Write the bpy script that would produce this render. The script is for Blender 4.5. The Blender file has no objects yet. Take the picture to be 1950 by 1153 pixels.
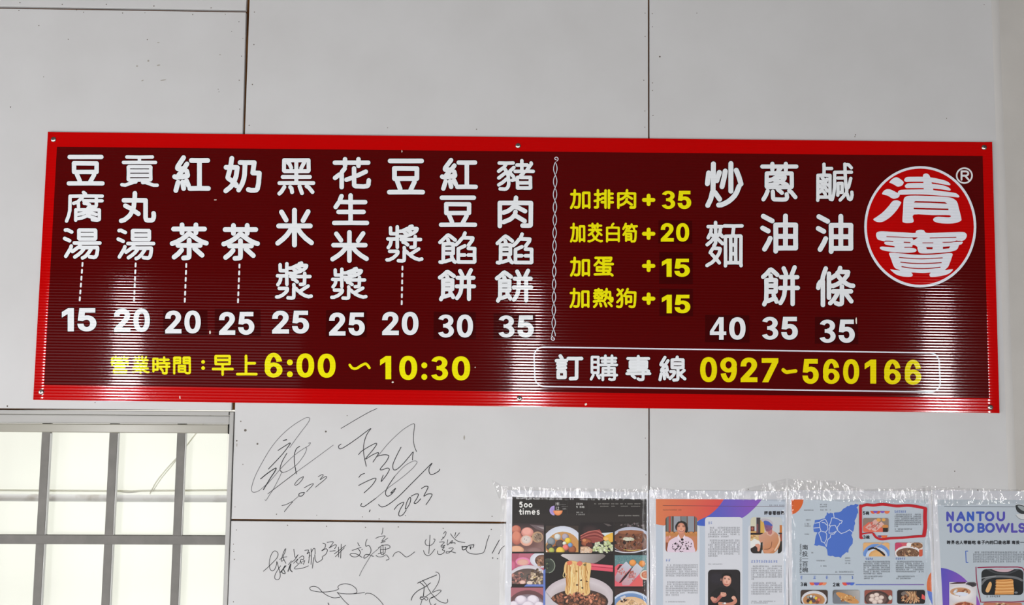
import bpy, bmesh, math, random
from mathutils import Vector, Matrix
from mathutils.geometry import tessellate_polygon

scene = bpy.context.scene
COL = scene.collection

# ------------------------------------------------------------------ camera
FPX = 2000.0                       # focal length in pixels of the 1950 x 1153 frame
DIST, EYE = 2.68, 1.60             # metres from the wall, eye height
PITCH, ROLL = math.radians(5.6), math.radians(0.62)
fw = Vector((0, math.cos(PITCH), math.sin(PITCH)))
r0 = Vector((1, 0, 0))
u0 = Vector((0, -math.sin(PITCH), math.cos(PITCH)))
RT = math.cos(ROLL) * r0 + math.sin(ROLL) * u0
UP = -math.sin(ROLL) * r0 + math.cos(ROLL) * u0
CAM = Vector((0, -DIST, EYE))
cam = bpy.data.cameras.new('camera')
cam.sensor_width = 36.0
cam.lens = 36.0 * FPX / 1950.0
cam.clip_start = 0.05
cam_o = bpy.data.objects.new('camera', cam)
COL.objects.link(cam_o)
cam_o.matrix_world = Matrix(((RT.x, UP.x, -fw.x, CAM.x), (RT.y, UP.y, -fw.y, CAM.y),
                             (RT.z, UP.z, -fw.z, CAM.z), (0, 0, 0, 1)))
scene.camera = cam_o

# ------------------------------------------------------------------ light
scene.view_settings.view_transform = 'Standard'
scene.view_settings.look = 'None'
scene.view_settings.gamma = 1.0
scene.view_settings.use_curve_mapping = False
scene.view_settings.exposure = 0.09

world = bpy.data.worlds.new('daylight')
scene.world = world
world.use_nodes = True
wb = world.node_tree.nodes['Background']
wb.inputs[0].default_value = (0.90, 0.95, 1.0, 1)
wb.inputs[1].default_value = 0.06

def area(name, loc, rot, sx, sy, radiance, color=(1, 1, 1)):
    l = bpy.data.lights.new(name, 'AREA')
    l.shape = 'RECTANGLE'
    l.size, l.size_y = sx, sy
    l.energy = radiance * math.pi * sx * sy
    l.color = color
    o = bpy.data.objects.new(name, l)
    o.location, o.rotation_euler = loc, rot
    COL.objects.link(o)
    return o

# three tall gaps between the posts of the open shop front, six metres behind the photographer
for i, x in enumerate((-3.18, 0.13, 3.53)):
    area('shop_front_daylight', (x, -6.0, 0.80), (math.radians(90), 0, 0), 0.19, 1.50, 72, (1.0, 0.985, 0.985))
# the bright street seen low under the awning, in front and to the left
area('street_daylight', (-2.2, -3.1, 0.45), (math.radians(100), 0, 0), 6.0, 0.8, 3.7, (0.99, 0.985, 1.0))
area('street_daylight', (-3.1, -4.2, 0.95), (math.radians(90), 0, math.radians(-20)), 3.4, 1.4, 0.52, (1.0, 0.96, 1.0))
area('left_fill_light', (-4.3, -2.0, 1.2), (math.radians(90), 0, math.radians(-65)), 2.2, 2.0, 2.9, (1.0, 0.985, 0.985))  # added soft fill from the left, no opening stands there
# open sky over the gap between the wall and the tarpaulin outside
area('yard_skylight', (-2.4, 0.70, 3.30), (0, 0, 0), 5.0, 0.9, 2.6, (0.96, 0.98, 1.0))
# sun on the tarpaulin outside the window
sun = bpy.data.lights.new('sun', 'SUN')
sun.energy, sun.angle = 5.3, math.radians(4)
sun.color = (1.0, 0.99, 0.95)
sun_o = bpy.data.objects.new('sun', sun)
sun_o.rotation_euler = (math.radians(-42), math.radians(12), 0)
COL.objects.link(sun_o)

# ------------------------------------------------------------------ helpers
def ray(px, py):
    return (RT * (px - 975.0) / FPX - UP * (py - 576.5) / FPX + fw)

def W(px, py, Y=0.0):
    """point of the plane y = Y (parallel to the wall) seen at a place of the photograph"""
    v = ray(px, py)
    return CAM + v * ((Y + DIST) / v.y)

def s2l(c):
    c = c / 255.0
    return c / 12.92 if c <= 0.04045 else ((c + 0.055) / 1.055) ** 2.4

def alb(r, g, b, e=0.88):
    return tuple(min(0.93, s2l(v) / e) for v in (r, g, b))

def tag(o, label=None, cat=None, group=None, kind=None):
    if label: o['label'] = label
    if cat: o['category'] = cat
    if group: o['group'] = group
    if kind: o['kind'] = kind
    return o

def origin_of(p):
    return Vector(p['org']) if p is not None and 'org' in p else Vector((0, 0, 0))

ORG = {}
def empty(name, loc):
    o = bpy.data.objects.new(name, None)
    o.empty_display_size = 0.05
    o.location = loc
    COL.objects.link(o)
    ORG[o.name] = Vector(loc)
    return o

def mesh(name, verts, faces, mat, parent=None, smooth=False, colors=None, at=None):
    """verts in world coordinates; the object origin is its parent's origin, or 'at'"""
    if at is not None: org = Vector(at)
    elif parent is not None: org = ORG[parent.name]
    else: org = Vector((0, 0, 0))
    me = bpy.data.meshes.new(name)
    me.from_pydata([tuple(Vector(v) - org) for v in verts], [], faces)
    if mat: me.materials.append(mat)
    if colors is not None:
        ca = me.color_attributes.new('Col', 'FLOAT_COLOR', 'CORNER')
        flat = []
        for c in colors: flat += [c[0], c[1], c[2], 1.0]
        ca.data.foreach_set('color', flat)
    if smooth:
        me.polygons.foreach_set('use_smooth', [True] * len(me.polygons))
    o = bpy.data.objects.new(name, me)
    COL.objects.link(o)
    ORG[o.name] = org
    if parent is not None:
        o.parent = parent
        o.location = org - ORG[parent.name]
    else:
        o.location = org
    return o

def prism(quad, y0, y1):
    """slab between depths y0 (front) and y1 (back) over a pixel polygon (clockwise in the photo)"""
    n = len(quad)
    F = [W(px, py, 0) for px, py in quad]
    v = [(p.x, y0, p.z) for p in F] + [(p.x, y1, p.z) for p in F]
    f = [tuple(range(n))[::-1], tuple(range(n, 2 * n))]
    for i in range(n):
        j = (i + 1) % n
        f.append((i, j, n + j, n + i))
    return v, f

def box(x0, x1, y0, y1, z0, z1):
    v = [(x, y, z) for x in (x0, x1) for y in (y0, y1) for z in (z0, z1)]
    f = [(0, 1, 3, 2), (4, 6, 7, 5), (0, 4, 5, 1), (2, 3, 7, 6), (0, 2, 6, 4), (1, 5, 7, 3)]
    return v, f

def join(parts):
    V, F = [], []
    for v, f in parts:
        k = len(V)
        V += list(v)
        F += [tuple(i + k for i in q) for q in f]
    return V, F

def bevelled(o, w, seg=2):
    m = o.modifiers.new('bevel', 'BEVEL')
    m.width, m.segments, m.limit_method = w, seg, 'ANGLE'
    return o

# ------------------------------------------------------------------ materials
def nodes(m):
    m.use_nodes = True
    nt = m.node_tree
    return nt, nt.nodes['Principled BSDF']

def plain(name, col, rough=0.5, metal=0.0, spec=0.5):
    m = bpy.data.materials.new(name)
    nt, b = nodes(m)
    b.inputs['Base Color'].default_value = (*col, 1)
    b.inputs['Roughness'].default_value = rough
    b.inputs['Metallic'].default_value = metal
    b.inputs['Specular IOR Level'].default_value = spec
    return m

def mottled(name, c1, c2, scale, rough, bump=0.0, bscale=60, spec=0.3, lo=0.35, hi=0.7, stretch=(1, 1, 1)):
    m = plain(name, c1, rough, spec=spec)
    nt, b = nodes(m)
    tc = nt.nodes.new('ShaderNodeTexCoord')
    mp = nt.nodes.new('ShaderNodeMapping')
    mp.inputs['Scale'].default_value = stretch
    nt.links.new(tc.outputs['Object'], mp.inputs[0])
    n = nt.nodes.new('ShaderNodeTexNoise')
    n.inputs['Scale'].default_value = scale
    n.inputs['Detail'].default_value = 5
    nt.links.new(mp.outputs[0], n.inputs['Vector'])
    r = nt.nodes.new('ShaderNodeValToRGB')
    r.color_ramp.elements[0].position, r.color_ramp.elements[1].position = lo, hi
    r.color_ramp.elements[0].color, r.color_ramp.elements[1].color = (*c1, 1), (*c2, 1)
    nt.links.new(n.outputs['Fac'], r.inputs[0])
    nt.links.new(r.outputs[0], b.inputs['Base Color'])
    if bump:
        n2 = nt.nodes.new('ShaderNodeTexNoise')
        n2.inputs['Scale'].default_value = bscale
        n2.inputs['Detail'].default_value = 3
        nt.links.new(mp.outputs[0], n2.inputs['Vector'])
        bp = nt.nodes.new('ShaderNodeBump')
        bp.inputs['Strength'].default_value = bump
        bp.inputs['Distance'].default_value = 0.002
        nt.links.new(n2.outputs['Fac'], bp.inputs['Height'])
        nt.links.new(bp.outputs[0], b.inputs['Normal'])
    return m

FLUTE = 0.00745                    # pitch of the flutes of the hollow board
def fluted(name, amp=0.060, rough=0.07, noise=0.016, attr=True, col=None, spec=0.5):
    """glossy printed film over fine horizontal flutes (relief as a shading normal)"""
    m = bpy.data.materials.new(name)
    nt, b = nodes(m)
    L = nt.links.new
    if attr:
        a = nt.nodes.new('ShaderNodeAttribute')
        a.attribute_name = 'Col'
        L(a.outputs['Color'], b.inputs['Base Color'])
    else:
        b.inputs['Base Color'].default_value = (*col, 1)
    b.inputs['Roughness'].default_value = rough
    b.inputs['Specular IOR Level'].default_value = spec
    g = nt.nodes.new('ShaderNodeNewGeometry')
    sp = nt.nodes.new('ShaderNodeSeparateXYZ')
    L(g.outputs['Position'], sp.inputs[0])
    mx = nt.nodes.new('ShaderNodeMath'); mx.operation = 'MULTIPLY_ADD'      # the board hangs a hair off level
    L(sp.outputs['X'], mx.inputs[0]); mx.inputs[1].default_value = 0.0012; L(sp.outputs['Z'], mx.inputs[2])
    k = nt.nodes.new('ShaderNodeMath'); k.operation = 'MULTIPLY'
    L(mx.outputs[0], k.inputs[0]); k.inputs[1].default_value = 2 * math.pi / FLUTE
    s = nt.nodes.new('ShaderNodeMath'); s.operation = 'COSINE'
    L(k.outputs[0], s.inputs[0])
    # small random ripples of the film
    mp = nt.nodes.new('ShaderNodeMapping'); mp.inputs['Scale'].default_value = (1.0, 1.0, 1.6)
    L(g.outputs['Position'], mp.inputs[0])
    n = nt.nodes.new('ShaderNodeTexNoise')
    n.inputs['Scale'].default_value = 260
    n.inputs['Detail'].default_value = 2
    L(mp.outputs[0], n.inputs['Vector'])
    sc = nt.nodes.new('ShaderNodeSeparateColor')
    L(n.outputs['Color'], sc.inputs[0])
    def centred(sock, f):
        q = nt.nodes.new('ShaderNodeMath'); q.operation = 'SUBTRACT'
        L(sock, q.inputs[0]); q.inputs[1].default_value = 0.5
        w = nt.nodes.new('ShaderNodeMath'); w.operation = 'MULTIPLY'
        L(q.outputs[0], w.inputs[0]); w.inputs[1].default_value = f
        return w.outputs[0]
    nx = centred(sc.outputs[0], noise * 1.1)
    nz = centred(sc.outputs[1], noise * 1.0)
    fz = nt.nodes.new('ShaderNodeMath'); fz.operation = 'MULTIPLY_ADD'
    L(s.outputs[0], fz.inputs[0]); fz.inputs[1].default_value = amp; L(nz, fz.inputs[2])
    cb = nt.nodes.new('ShaderNodeCombineXYZ')
    L(nx, cb.inputs[0]); L(fz.outputs[0], cb.inputs[2])
    ad = nt.nodes.new('ShaderNodeVectorMath'); ad.operation = 'ADD'
    L(g.outputs['Normal'], ad.inputs[0]); L(cb.outputs[0], ad.inputs[1])
    nm = nt.nodes.new('ShaderNodeVectorMath'); nm.operation = 'NORMALIZE'
    L(ad.outputs[0], nm.inputs[0])
    L(nm.outputs[0], b.inputs['Normal'])
    return m

def attr_mat(name, rough=0.5, spec=0.3):
    m = bpy.data.materials.new(name)
    nt, b = nodes(m)
    a = nt.nodes.new('ShaderNodeAttribute')
    a.attribute_name = 'Col'
    nt.links.new(a.outputs['Color'], b.inputs['Base Color'])
    b.inputs['Roughness'].default_value = rough
    b.inputs['Specular IOR Level'].default_value = spec
    return m

def clear_film(name, haze, noise_scale, stretch, amp, gloss=0.08):
    """clear plastic: mostly transparent, a little milky, wrinkled and glossy"""
    m = bpy.data.materials.new(name)
    m.use_nodes = True
    nt = m.node_tree
    nt.nodes.clear()
    L = nt.links.new
    out = nt.nodes.new('ShaderNodeOutputMaterial')
    tr = nt.nodes.new('ShaderNodeBsdfTransparent')
    df = nt.nodes.new('ShaderNodeBsdfDiffuse')
    df.inputs[0].default_value = (0.85, 0.86, 0.88, 1)
    gl = nt.nodes.new('ShaderNodeBsdfGlossy')
    gl.inputs['Roughness'].default_value = 0.03
    g = nt.nodes.new('ShaderNodeNewGeometry')
    mp = nt.nodes.new('ShaderNodeMapping'); mp.inputs['Scale'].default_value = stretch
    L(g.outputs['Position'], mp.inputs[0])
    n = nt.nodes.new('ShaderNodeTexNoise')
    n.inputs['Scale'].default_value = noise_scale
    n.inputs['Detail'].default_value = 3
    L(mp.outputs[0], n.inputs['Vector'])
    vs = nt.nodes.new('ShaderNodeVectorMath'); vs.operation = 'SUBTRACT'
    L(n.outputs['Color'], vs.inputs[0]); vs.inputs[1].default_value = (0.5, 0.5, 0.5)
    vm = nt.nodes.new('ShaderNodeVectorMath'); vm.operation = 'MULTIPLY'
    L(vs.outputs[0], vm.inputs[0]); vm.inputs[1].default_value = amp
    ad = nt.nodes.new('ShaderNodeVectorMath'); ad.operation = 'ADD'
    L(g.outputs['Normal'], ad.inputs[0]); L(vm.outputs[0], ad.inputs[1])
    nm = nt.nodes.new('ShaderNodeVectorMath'); nm.operation = 'NORMALIZE'
    L(ad.outputs[0], nm.inputs[0])
    L(nm.outputs[0], gl.inputs['Normal'])
    m1 = nt.nodes.new('ShaderNodeMixShader'); m1.inputs[0].default_value = haze
    L(tr.outputs[0], m1.inputs[1]); L(df.outputs[0], m1.inputs[2])
    m2 = nt.nodes.new('ShaderNodeMixShader'); m2.inputs[0].default_value = gloss
    L(m1.outputs[0], m2.inputs[1]); L(gl.outputs[0], m2.inputs[2])
    L(m2.outputs[0], out.inputs[0])
    return m

M_board = mottled('white_board', alb(184, 183.5, 183, 0.80), alb(191, 191, 191, 0.80), 4.5, 0.42, 0.05, 90, 0.35, 0.3, 0.75)
M_plaster = mottled('grey_plaster', alb(174, 171, 166, 0.80), alb(182, 179, 174, 0.80), 6, 0.7, 0.10, 120, 0.2)
M_stud = mottled('rusty_stud', alb(74, 44, 16, 0.8), alb(112, 72, 30, 0.8), 14, 0.8)
M_frame = mottled('window_frame_paint', alb(151, 150, 147, 0.80), alb(162, 161, 157, 0.80), 9, 0.35, spec=0.5, stretch=(0.3, 1, 1))
M_sash = mottled('sash_paint', alb(139, 137, 125, 0.80), alb(150, 147, 136, 0.80), 7, 0.22, spec=0.5, stretch=(0.3, 1, 1))
M_bar = mottled('grey_bar_paint', alb(108, 106, 101, 0.95), alb(121, 118, 113, 0.95), 22, 0.45)
M_lit_side = plain('lit_side_white', (0.90, 0.90, 0.89), 0.25)
M_dark = plain('dark_gap', (0.01, 0.009, 0.008), 0.9, spec=0.1)
M_screw = plain('screw_steel', (0.55, 0.54, 0.50), 0.32, 1.0)
M_slot = plain('screw_slot', (0.05, 0.05, 0.05), 0.6)
M_nail = mottled('nail_rust', (0.10, 0.085, 0.07), (0.22, 0.19, 0.16), 300, 0.8)
M_stain = plain('brown_smudge', alb(150, 146, 138, 0.8), 0.7, spec=0.2)
M_ink = attr_mat('marker_ink', 0.6, 0.1)
M_print = attr_mat('paper_print', 0.55, 0.25)
M_paper = mottled('white_paper', alb(192, 194, 200, 0.86), alb(201, 203, 208, 0.86), 11, 0.4, 0.12, 26, 0.4)
M_sign = fluted('fluted_print', 0.090, 0.055, 0.010, spec=0.52)
M_sticker = fluted('sticker_print', 0.060, 0.07, 0.018, spec=0.42)
M_red = fluted('fluted_red', 0.075, 0.08, 0.010, spec=0.42, attr=False, col=(0.54, 0.0002, 0.0003))
M_edge = plain('board_edge_red', (0.30, 0.003, 0.006), 0.4)
M_tape = clear_film('clear_tape', 0.02, 150, (1.0, 1.0, 0.25), (2.0, 0.0, 1.0))
M_filmstrip = clear_film('clear_film', 0.012, 80, (1.0, 1.0, 0.10), (2.2, 0.0, 0.8), 0.03)
M_floor = mottled('floor_screed', (0.30, 0.29, 0.27), (0.36, 0.35, 0.33), 4, 0.6)
M_ceil = mottled('ceiling_sheet', (0.045, 0.04, 0.035), (0.06, 0.055, 0.05), 3, 0.7)
M_pipe = mottled('galvanised_pipe', (0.80, 0.81, 0.83), (0.40, 0.35, 0.28), 9, 0.5, lo=0.52, hi=0.72)
M_joint = mottled('skim_coat', alb(184, 182, 179, 0.80), alb(188, 186, 183, 0.80), 8, 0.5, 0.05, 90, 0.3)

# stroke centre lines of the characters (x, y in a 0-250 box) and outlines of the figures
GLYPHS = {
 '豆': [[158,1,250,0], [158,1,0,0], [158,1,161,20,188,81], [81,26,59,88], [6,250,242,250], [39,108,206,109,207,189,38,191,39,108]],
 '腐': [[144,47,107,27,81,23], [144,47,206,22], [144,47,147,57,160,64], [141,83,112,65,80,59], [141,83,207,58], [141,83,142,98], [142,98,65,98,64,8], [142,98,149,99], [149,99,230,97,230,20,228,13,213,8,181,12], [149,99,151,115,162,124], [82,168,50,155], [82,168,84,123], [82,168,87,179,111,205], [209,177,209,137,206,128,197,125,167,126], [209,177,121,177], [209,177,249,177], [209,177,209,197], [137,220,25,217,23,92,15,48,0,0], [137,220,250,218], [137,220,132,238,119,250], [161,142,135,155,124,155]],
 '湯': [[139,92,134,76,120,54,97,29,72,8], [139,92,189,92], [139,92,107,94,103,96], [189,92,186,74,164,35,144,10,127,0], [189,92,232,93,234,90,234,70,228,27,220,9,208,5,178,9], [103,96,94,92,55,57], [103,96,114,132], [114,132,250,133], [114,132,69,133], [102,208,101,173,105,169,217,169,220,174,220,208], [102,208,220,208], [102,208,101,244,105,248,217,247,220,242,220,208], [8,14,43,87,47,105], [35,153,0,173], [50,231,19,250,6,248]],
 '貢': [[46,87,45,51,51,46,201,47,205,52,204,87], [46,87,204,87], [46,87,46,126], [204,87,204,126], [46,126,204,126], [46,126,45,161,50,164,202,164,205,160,204,126], [124,203,11,202], [124,203,238,202], [124,203,124,248], [124,248,216,250], [124,248,35,250], [250,0,226,0,167,26,147,24], [0,5,23,1,82,27,99,29]],
 '丸': [[88,94,68,54,58,40,25,9,0,0], [88,94,102,88,132,64], [88,94,88,103], [88,103,32,137], [88,103,92,108,97,133,101,186], [101,186,21,186], [101,186,103,187], [103,187,187,185,187,29,192,9,204,5,231,5,242,10,248,27,250,47,248,68], [103,187,105,250]],
 '紅': [[184,16,113,15], [184,16,250,15], [184,16,184,228], [26,104,15,99,0,105], [26,104,31,119,56,150,60,166], [60,166,72,172,91,202], [184,228,124,229], [184,228,245,229], [9,0,26,63], [67,15,59,64], [102,38,88,74], [26,104,38,102,94,110,96,117,90,148], [60,166,24,166,21,170,24,184,66,250]],
 '茶': [[124,95,124,20,122,6,112,2,83,0], [124,95,42,95], [124,95,205,95], [124,95,124,134], [72,219,72,190], [72,219,10,219], [72,219,174,219], [72,219,72,250], [174,219,174,190], [174,219,237,219], [174,219,174,250], [14,7,45,32,69,60], [219,21,165,71], [0,109,31,120,64,138,98,163,117,181,125,185,188,138,223,120,250,112]],
 '奶': [[59,59,35,29,0,0], [59,59,72,53,78,47,78,39], [59,59,59,70], [59,70,64,75,77,114,86,179,35,182], [59,70,48,75,20,95,15,102,29,160,31,180], [31,180,2,181], [31,180,35,182], [35,182,45,250], [144,217,140,128,134,90,122,53,96,7], [144,217,107,218], [144,217,212,217,201,138,250,136,244,55,235,15,228,7,214,4,187,4,168,10]],
 '黑': [[125,80,1,79], [125,80,250,79], [125,80,125,125], [125,125,25,125], [125,125,225,125], [125,125,125,168], [125,168,38,168,34,172,35,250,125,249], [125,168,213,168,216,172,215,250,125,249], [125,168,125,249], [0,0,16,15,37,49], [167,3,149,54], [244,12,218,45,201,55], [94,11,90,39,80,48], [161,190,183,233], [87,194,74,224,65,229]],
 '米': [[124,131,124,0], [124,131,112,131], [112,131,67,70,40,44,0,13], [112,131,104,137,7,137], [124,131,138,131], [124,131,124,250], [138,131,174,81,208,47,250,16], [138,131,144,137,241,137], [62,180,28,237], [188,176,225,240]],
 '漿': [[166,47,171,37,204,18,231,10,250,14], [166,47,155,51,141,67,127,74], [166,47,228,86], [127,74,124,70,124,14,122,4,109,0,82,2], [127,74,124,96], [203,154,201,103,192,99,172,98], [203,154,101,154], [203,154,241,154], [203,154,203,176], [31,158,27,129,21,113,9,96], [31,158,6,159], [31,158,73,159], [73,159,74,98], [73,159,73,195], [145,184,140,180,113,175,94,177], [145,184,171,190,178,197], [145,184,140,193,125,205], [73,195,26,196,25,238], [73,195,74,245], [178,197,171,206,147,222], [161,236,145,232,107,214,91,213], [161,236,165,246,180,250], [0,8,17,9,44,22,68,43,76,54,78,65,76,69,19,69], [149,116,128,133,116,134], [178,197,189,200,206,211,214,221,217,231,212,233,166,233,161,236]],
 '花': [[141,86,142,21,145,14,154,9,211,6,236,10,242,14,247,25,250,61], [141,86,120,82,85,67], [141,86,142,99], [142,99,164,103,228,139], [142,99,141,168], [47,116,30,110,1,83], [47,116,50,111,50,0], [47,116,53,138,72,166], [75,219,75,192], [75,219,0,219], [75,219,174,219], [75,219,75,250], [174,219,174,191], [174,219,246,219], [174,219,174,250]],
 '生': [[125,1,0,0], [125,1,250,0], [125,1,125,100], [125,100,33,100], [125,100,224,100], [125,100,125,189], [125,189,41,191], [125,189,236,189], [125,189,125,250], [41,191,34,185,11,145], [41,191,44,211,56,244]],
 '餡': [[23,6,15,0,1,2], [23,6,40,8,90,27], [23,6,24,75], [90,27,94,25,101,8,109,2], [90,27,85,51], [132,62,178,62], [132,62,132,115,179,140], [249,62,204,62], [249,62,250,117,205,119], [24,75,95,75,95,118], [24,75,24,118], [24,118,95,118], [24,118,25,156,66,159], [95,118,95,156,66,159], [66,159,57,194], [167,210,159,205,137,173,116,151], [167,210,236,207,233,189,206,146], [249,62,250,5,246,2,132,3,132,62], [167,210,180,250], [0,170,52,228,60,232,75,223,109,190]],
 '餅': [[22,21,14,14,8,0], [22,21,39,24,82,41], [22,21,24,86], [82,41,88,38,97,18], [82,41,76,63], [24,86,91,86,91,126], [24,86,24,126], [159,110,151,59,140,32,125,9], [159,110,123,111], [159,110,213,111], [159,110,160,183], [213,111,213,2], [213,111,250,111], [213,111,213,183], [24,126,91,126], [24,126,23,163,60,165], [91,126,92,163,60,165], [60,165,53,195], [160,183,129,184], [160,183,204,185], [213,183,204,185], [213,183,246,184], [204,185,207,202,227,250], [165,205,148,243], [102,199,68,228,56,235,48,232,25,207,0,186]],
 '豬': [[137,57,230,57], [137,57,134,91], [230,57,230,104,162,104,157,108], [134,91,98,79], [134,91,137,104,157,108], [69,96,57,89,28,59,1,39], [69,96,73,84,73,47,69,24,63,12,53,3,43,0,11,3], [69,96,70,108,64,147], [157,108,161,121,179,140,184,155], [64,147,57,148], [64,147,78,148], [57,148,48,143,1,99], [57,148,52,166,38,187], [78,148,108,110], [78,148,82,159,110,191], [184,155,204,159], [184,155,168,158], [168,158,119,157], [168,158,168,212], [204,159,250,157], [204,159,208,175,223,198], [38,187,28,184,0,158], [38,187,41,197,50,212,54,228], [223,198,206,212,168,212], [223,198,237,222,235,230], [168,212,132,212], [168,212,168,250], [54,228,4,230], [54,228,105,230], [230,57,231,13,227,11,137,11,137,57]],
 '肉': [[119,93,142,82,199,44], [119,93,111,88,96,70,81,58,31,35], [119,93,126,126], [116,176,78,141,58,129,30,119], [116,176,148,162,203,131], [116,176,119,204], [119,204,0,204,0,0], [119,204,126,205], [126,205,250,203,248,9,243,5,230,3,182,4], [126,205,130,250]],
 '炒': [[42,82,38,79,25,37,3,0], [42,82,57,76,91,37], [42,82,45,248], [84,2,103,3,128,11,156,23,182,40,204,59,218,78,236,114], [175,85,175,250], [109,112,126,170,133,205], [0,130,10,194], [250,128,234,172,215,210], [70,148,89,197]],
 '麵': [[133,17,132,0], [133,17,169,18], [133,17,132,170,169,171], [242,17,244,1], [242,17,206,18], [242,17,243,169,240,172,206,171], [169,18,206,18], [169,18,170,69], [206,18,205,69], [64,42,37,20,0,2], [64,42,35,66], [64,42,88,17], [64,42,85,69,92,85,94,97,91,100,47,102], [170,69,205,69], [170,69,170,121], [205,69,205,121], [47,102,39,98,23,76], [47,102,50,118,56,122,61,132,62,159], [170,121,205,121], [170,121,169,171], [205,121,206,171], [62,159,78,154,111,128], [62,159,60,163], [60,163,48,158,25,138,1,122], [60,163,62,175], [169,171,184,173], [206,171,184,173], [184,173,192,230], [62,175,79,175,91,186], [62,175,61,226], [91,186,111,168], [91,186,95,208], [26,187,21,183,8,162], [26,187,42,173], [26,187,29,207], [61,226,8,226], [61,226,106,226], [61,226,61,250], [192,230,125,231], [192,230,250,231]],
 '蔥': [[114,87,36,87,32,93,33,183,108,185,113,187], [114,87,213,87,217,92,216,183,122,184], [121,124,116,118,101,112,78,105,59,104], [121,124,139,125], [121,124,115,130,87,138], [139,125,143,120,181,103], [115,161,102,157,73,141,54,136], [122,184,113,187], [74,231,74,208], [74,231,0,231], [74,231,173,231], [74,231,74,250], [173,231,173,208], [173,231,250,231], [173,231,173,250], [8,2,27,32,39,60], [243,17,214,51,198,62], [179,38,182,18,178,7,172,2,149,0,89,2,83,5,79,12,77,55], [144,47,115,71,114,87], [139,125,163,146,165,156,120,158,115,161], [115,161,122,176,122,184], [113,187,119,205,133,217]],
 '油': [[100,21,99,0], [100,21,173,22], [100,21,100,105], [173,22,173,105], [100,105,173,105], [100,105,99,186,173,187], [173,105,249,105], [173,105,173,187], [249,105,250,186,173,187], [173,187,173,250], [14,14,43,61,57,91], [42,143,0,164], [72,215,5,248], [173,22,250,22,249,105]],
 '鹹': [[1,22,0,0], [1,22,89,22], [1,22,1,57], [89,22,91,8,105,5,116,42,122,89,123,193,199,194], [89,22,89,98], [210,48,214,44,224,12,235,5,242,8,246,18,250,36,248,56], [210,48,199,42,185,24,163,2], [210,48,212,83], [148,54,146,35], [148,54,178,55,177,117,147,116,148,54], [1,57,18,58,46,95], [1,57,1,106], [212,83,207,88,204,106,199,194], [212,83,221,88,225,95,240,151], [46,95,53,90,70,64], [46,95,46,105], [89,98,72,107], [89,98,89,172,45,174], [46,105,51,110,67,146], [46,105,39,109,22,130], [1,106,14,102,21,92], [1,106,1,172,45,174], [45,174,46,219], [199,194,245,194], [199,194,197,250], [46,219,101,219], [46,219,45,249], [55,41,43,59], [44,136,44,144,32,157], [145,153,182,153], [244,224,226,243,215,246]],
 '條': [[170,92,170,23,168,11,163,7,147,5,128,12], [170,92,106,92], [170,92,235,92], [170,92,170,125], [170,163,154,150,131,138,107,129,90,130], [170,163,176,163], [170,163,134,207], [176,163,183,156,209,140,232,131,250,130], [176,163,208,201,214,222,150,225], [30,166,13,154,4,139,0,116], [30,166,34,159,34,0], [30,166,36,199,54,247], [134,207,95,182], [134,207,138,218,150,225], [150,225,157,250], [86,12,107,30,136,73], [237,25,201,71], [77,49,77,212]],
 '加': [[167,25,166,1], [167,25,249,25], [167,25,166,210,170,214,249,213,249,25], [249,25,250,3], [48,194,42,110,35,77,25,45,0,0], [48,194,2,194], [48,194,115,194,118,191,115,73,109,22,105,13,97,7,71,4,52,9], [48,194,49,250]],
 '排': [[198,78,197,0], [198,78,250,78], [198,78,198,139], [149,79,150,2], [149,79,98,79], [149,79,149,139], [43,105,42,11,35,6,4,5], [43,105,0,97], [43,105,45,111], [45,111,92,123], [45,111,44,190], [149,139,105,139], [149,139,149,199], [198,139,245,139], [198,139,198,199], [44,190,5,190], [44,190,78,190], [44,190,44,250], [149,199,105,199], [149,199,150,247], [198,199,247,199], [198,199,197,247]],
 '茭': [[118,44,111,36,65,13,19,0,0,3], [118,44,131,44], [118,44,70,108], [131,44,136,36,152,26,202,7,228,1,250,6], [126,164,11,162], [126,164,235,162], [126,164,115,201], [75,223,75,196], [75,223,11,223], [75,223,168,223], [75,223,75,250], [168,223,168,196], [168,223,235,223], [168,223,168,250], [7,89,42,107,76,136,92,145], [240,91,173,135,154,142], [131,44,136,54,158,76,176,105]],
 '白': [[1,24,0,0], [1,24,249,24], [1,24,1,110], [249,24,250,2], [249,24,249,110], [1,110,249,110], [1,110,1,193,99,196], [249,110,248,193,99,196], [99,196,103,214,116,237,136,250]],
 '筍': [[53,27,52,9], [53,27,145,27,146,68], [53,27,53,68], [53,68,146,68], [53,68,52,105,56,107,145,107,146,68], [53,148,230,144,225,57,215,10,203,1,154,0], [53,148,44,143,5,93], [182,212,186,198,201,174], [182,212,151,214,148,216], [182,212,250,214], [58,213,37,214,33,216], [58,213,114,214], [33,216,27,212,0,176], [33,216,36,231,47,250], [148,216,140,212,124,193,105,177], [148,216,154,240], [53,148,56,165,64,176,67,187,58,213]],
 '蛋': [[122,18,2,14], [122,18,190,19,205,23], [122,18,122,67], [205,23,224,18,245,0], [186,66,122,67], [186,66,214,69,213,114,122,115], [122,67,34,67,30,72,32,115,122,115], [122,67,122,115], [122,115,122,136], [121,166,104,167,87,173,51,200], [121,166,128,163,146,162,250,161], [121,166,122,208], [51,200,29,173,0,144], [51,200,56,223], [122,208,197,208], [122,208,121,249], [121,249,228,250,226,232,214,207], [121,249,11,250], [205,23,199,37,186,48,186,66]],
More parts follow.
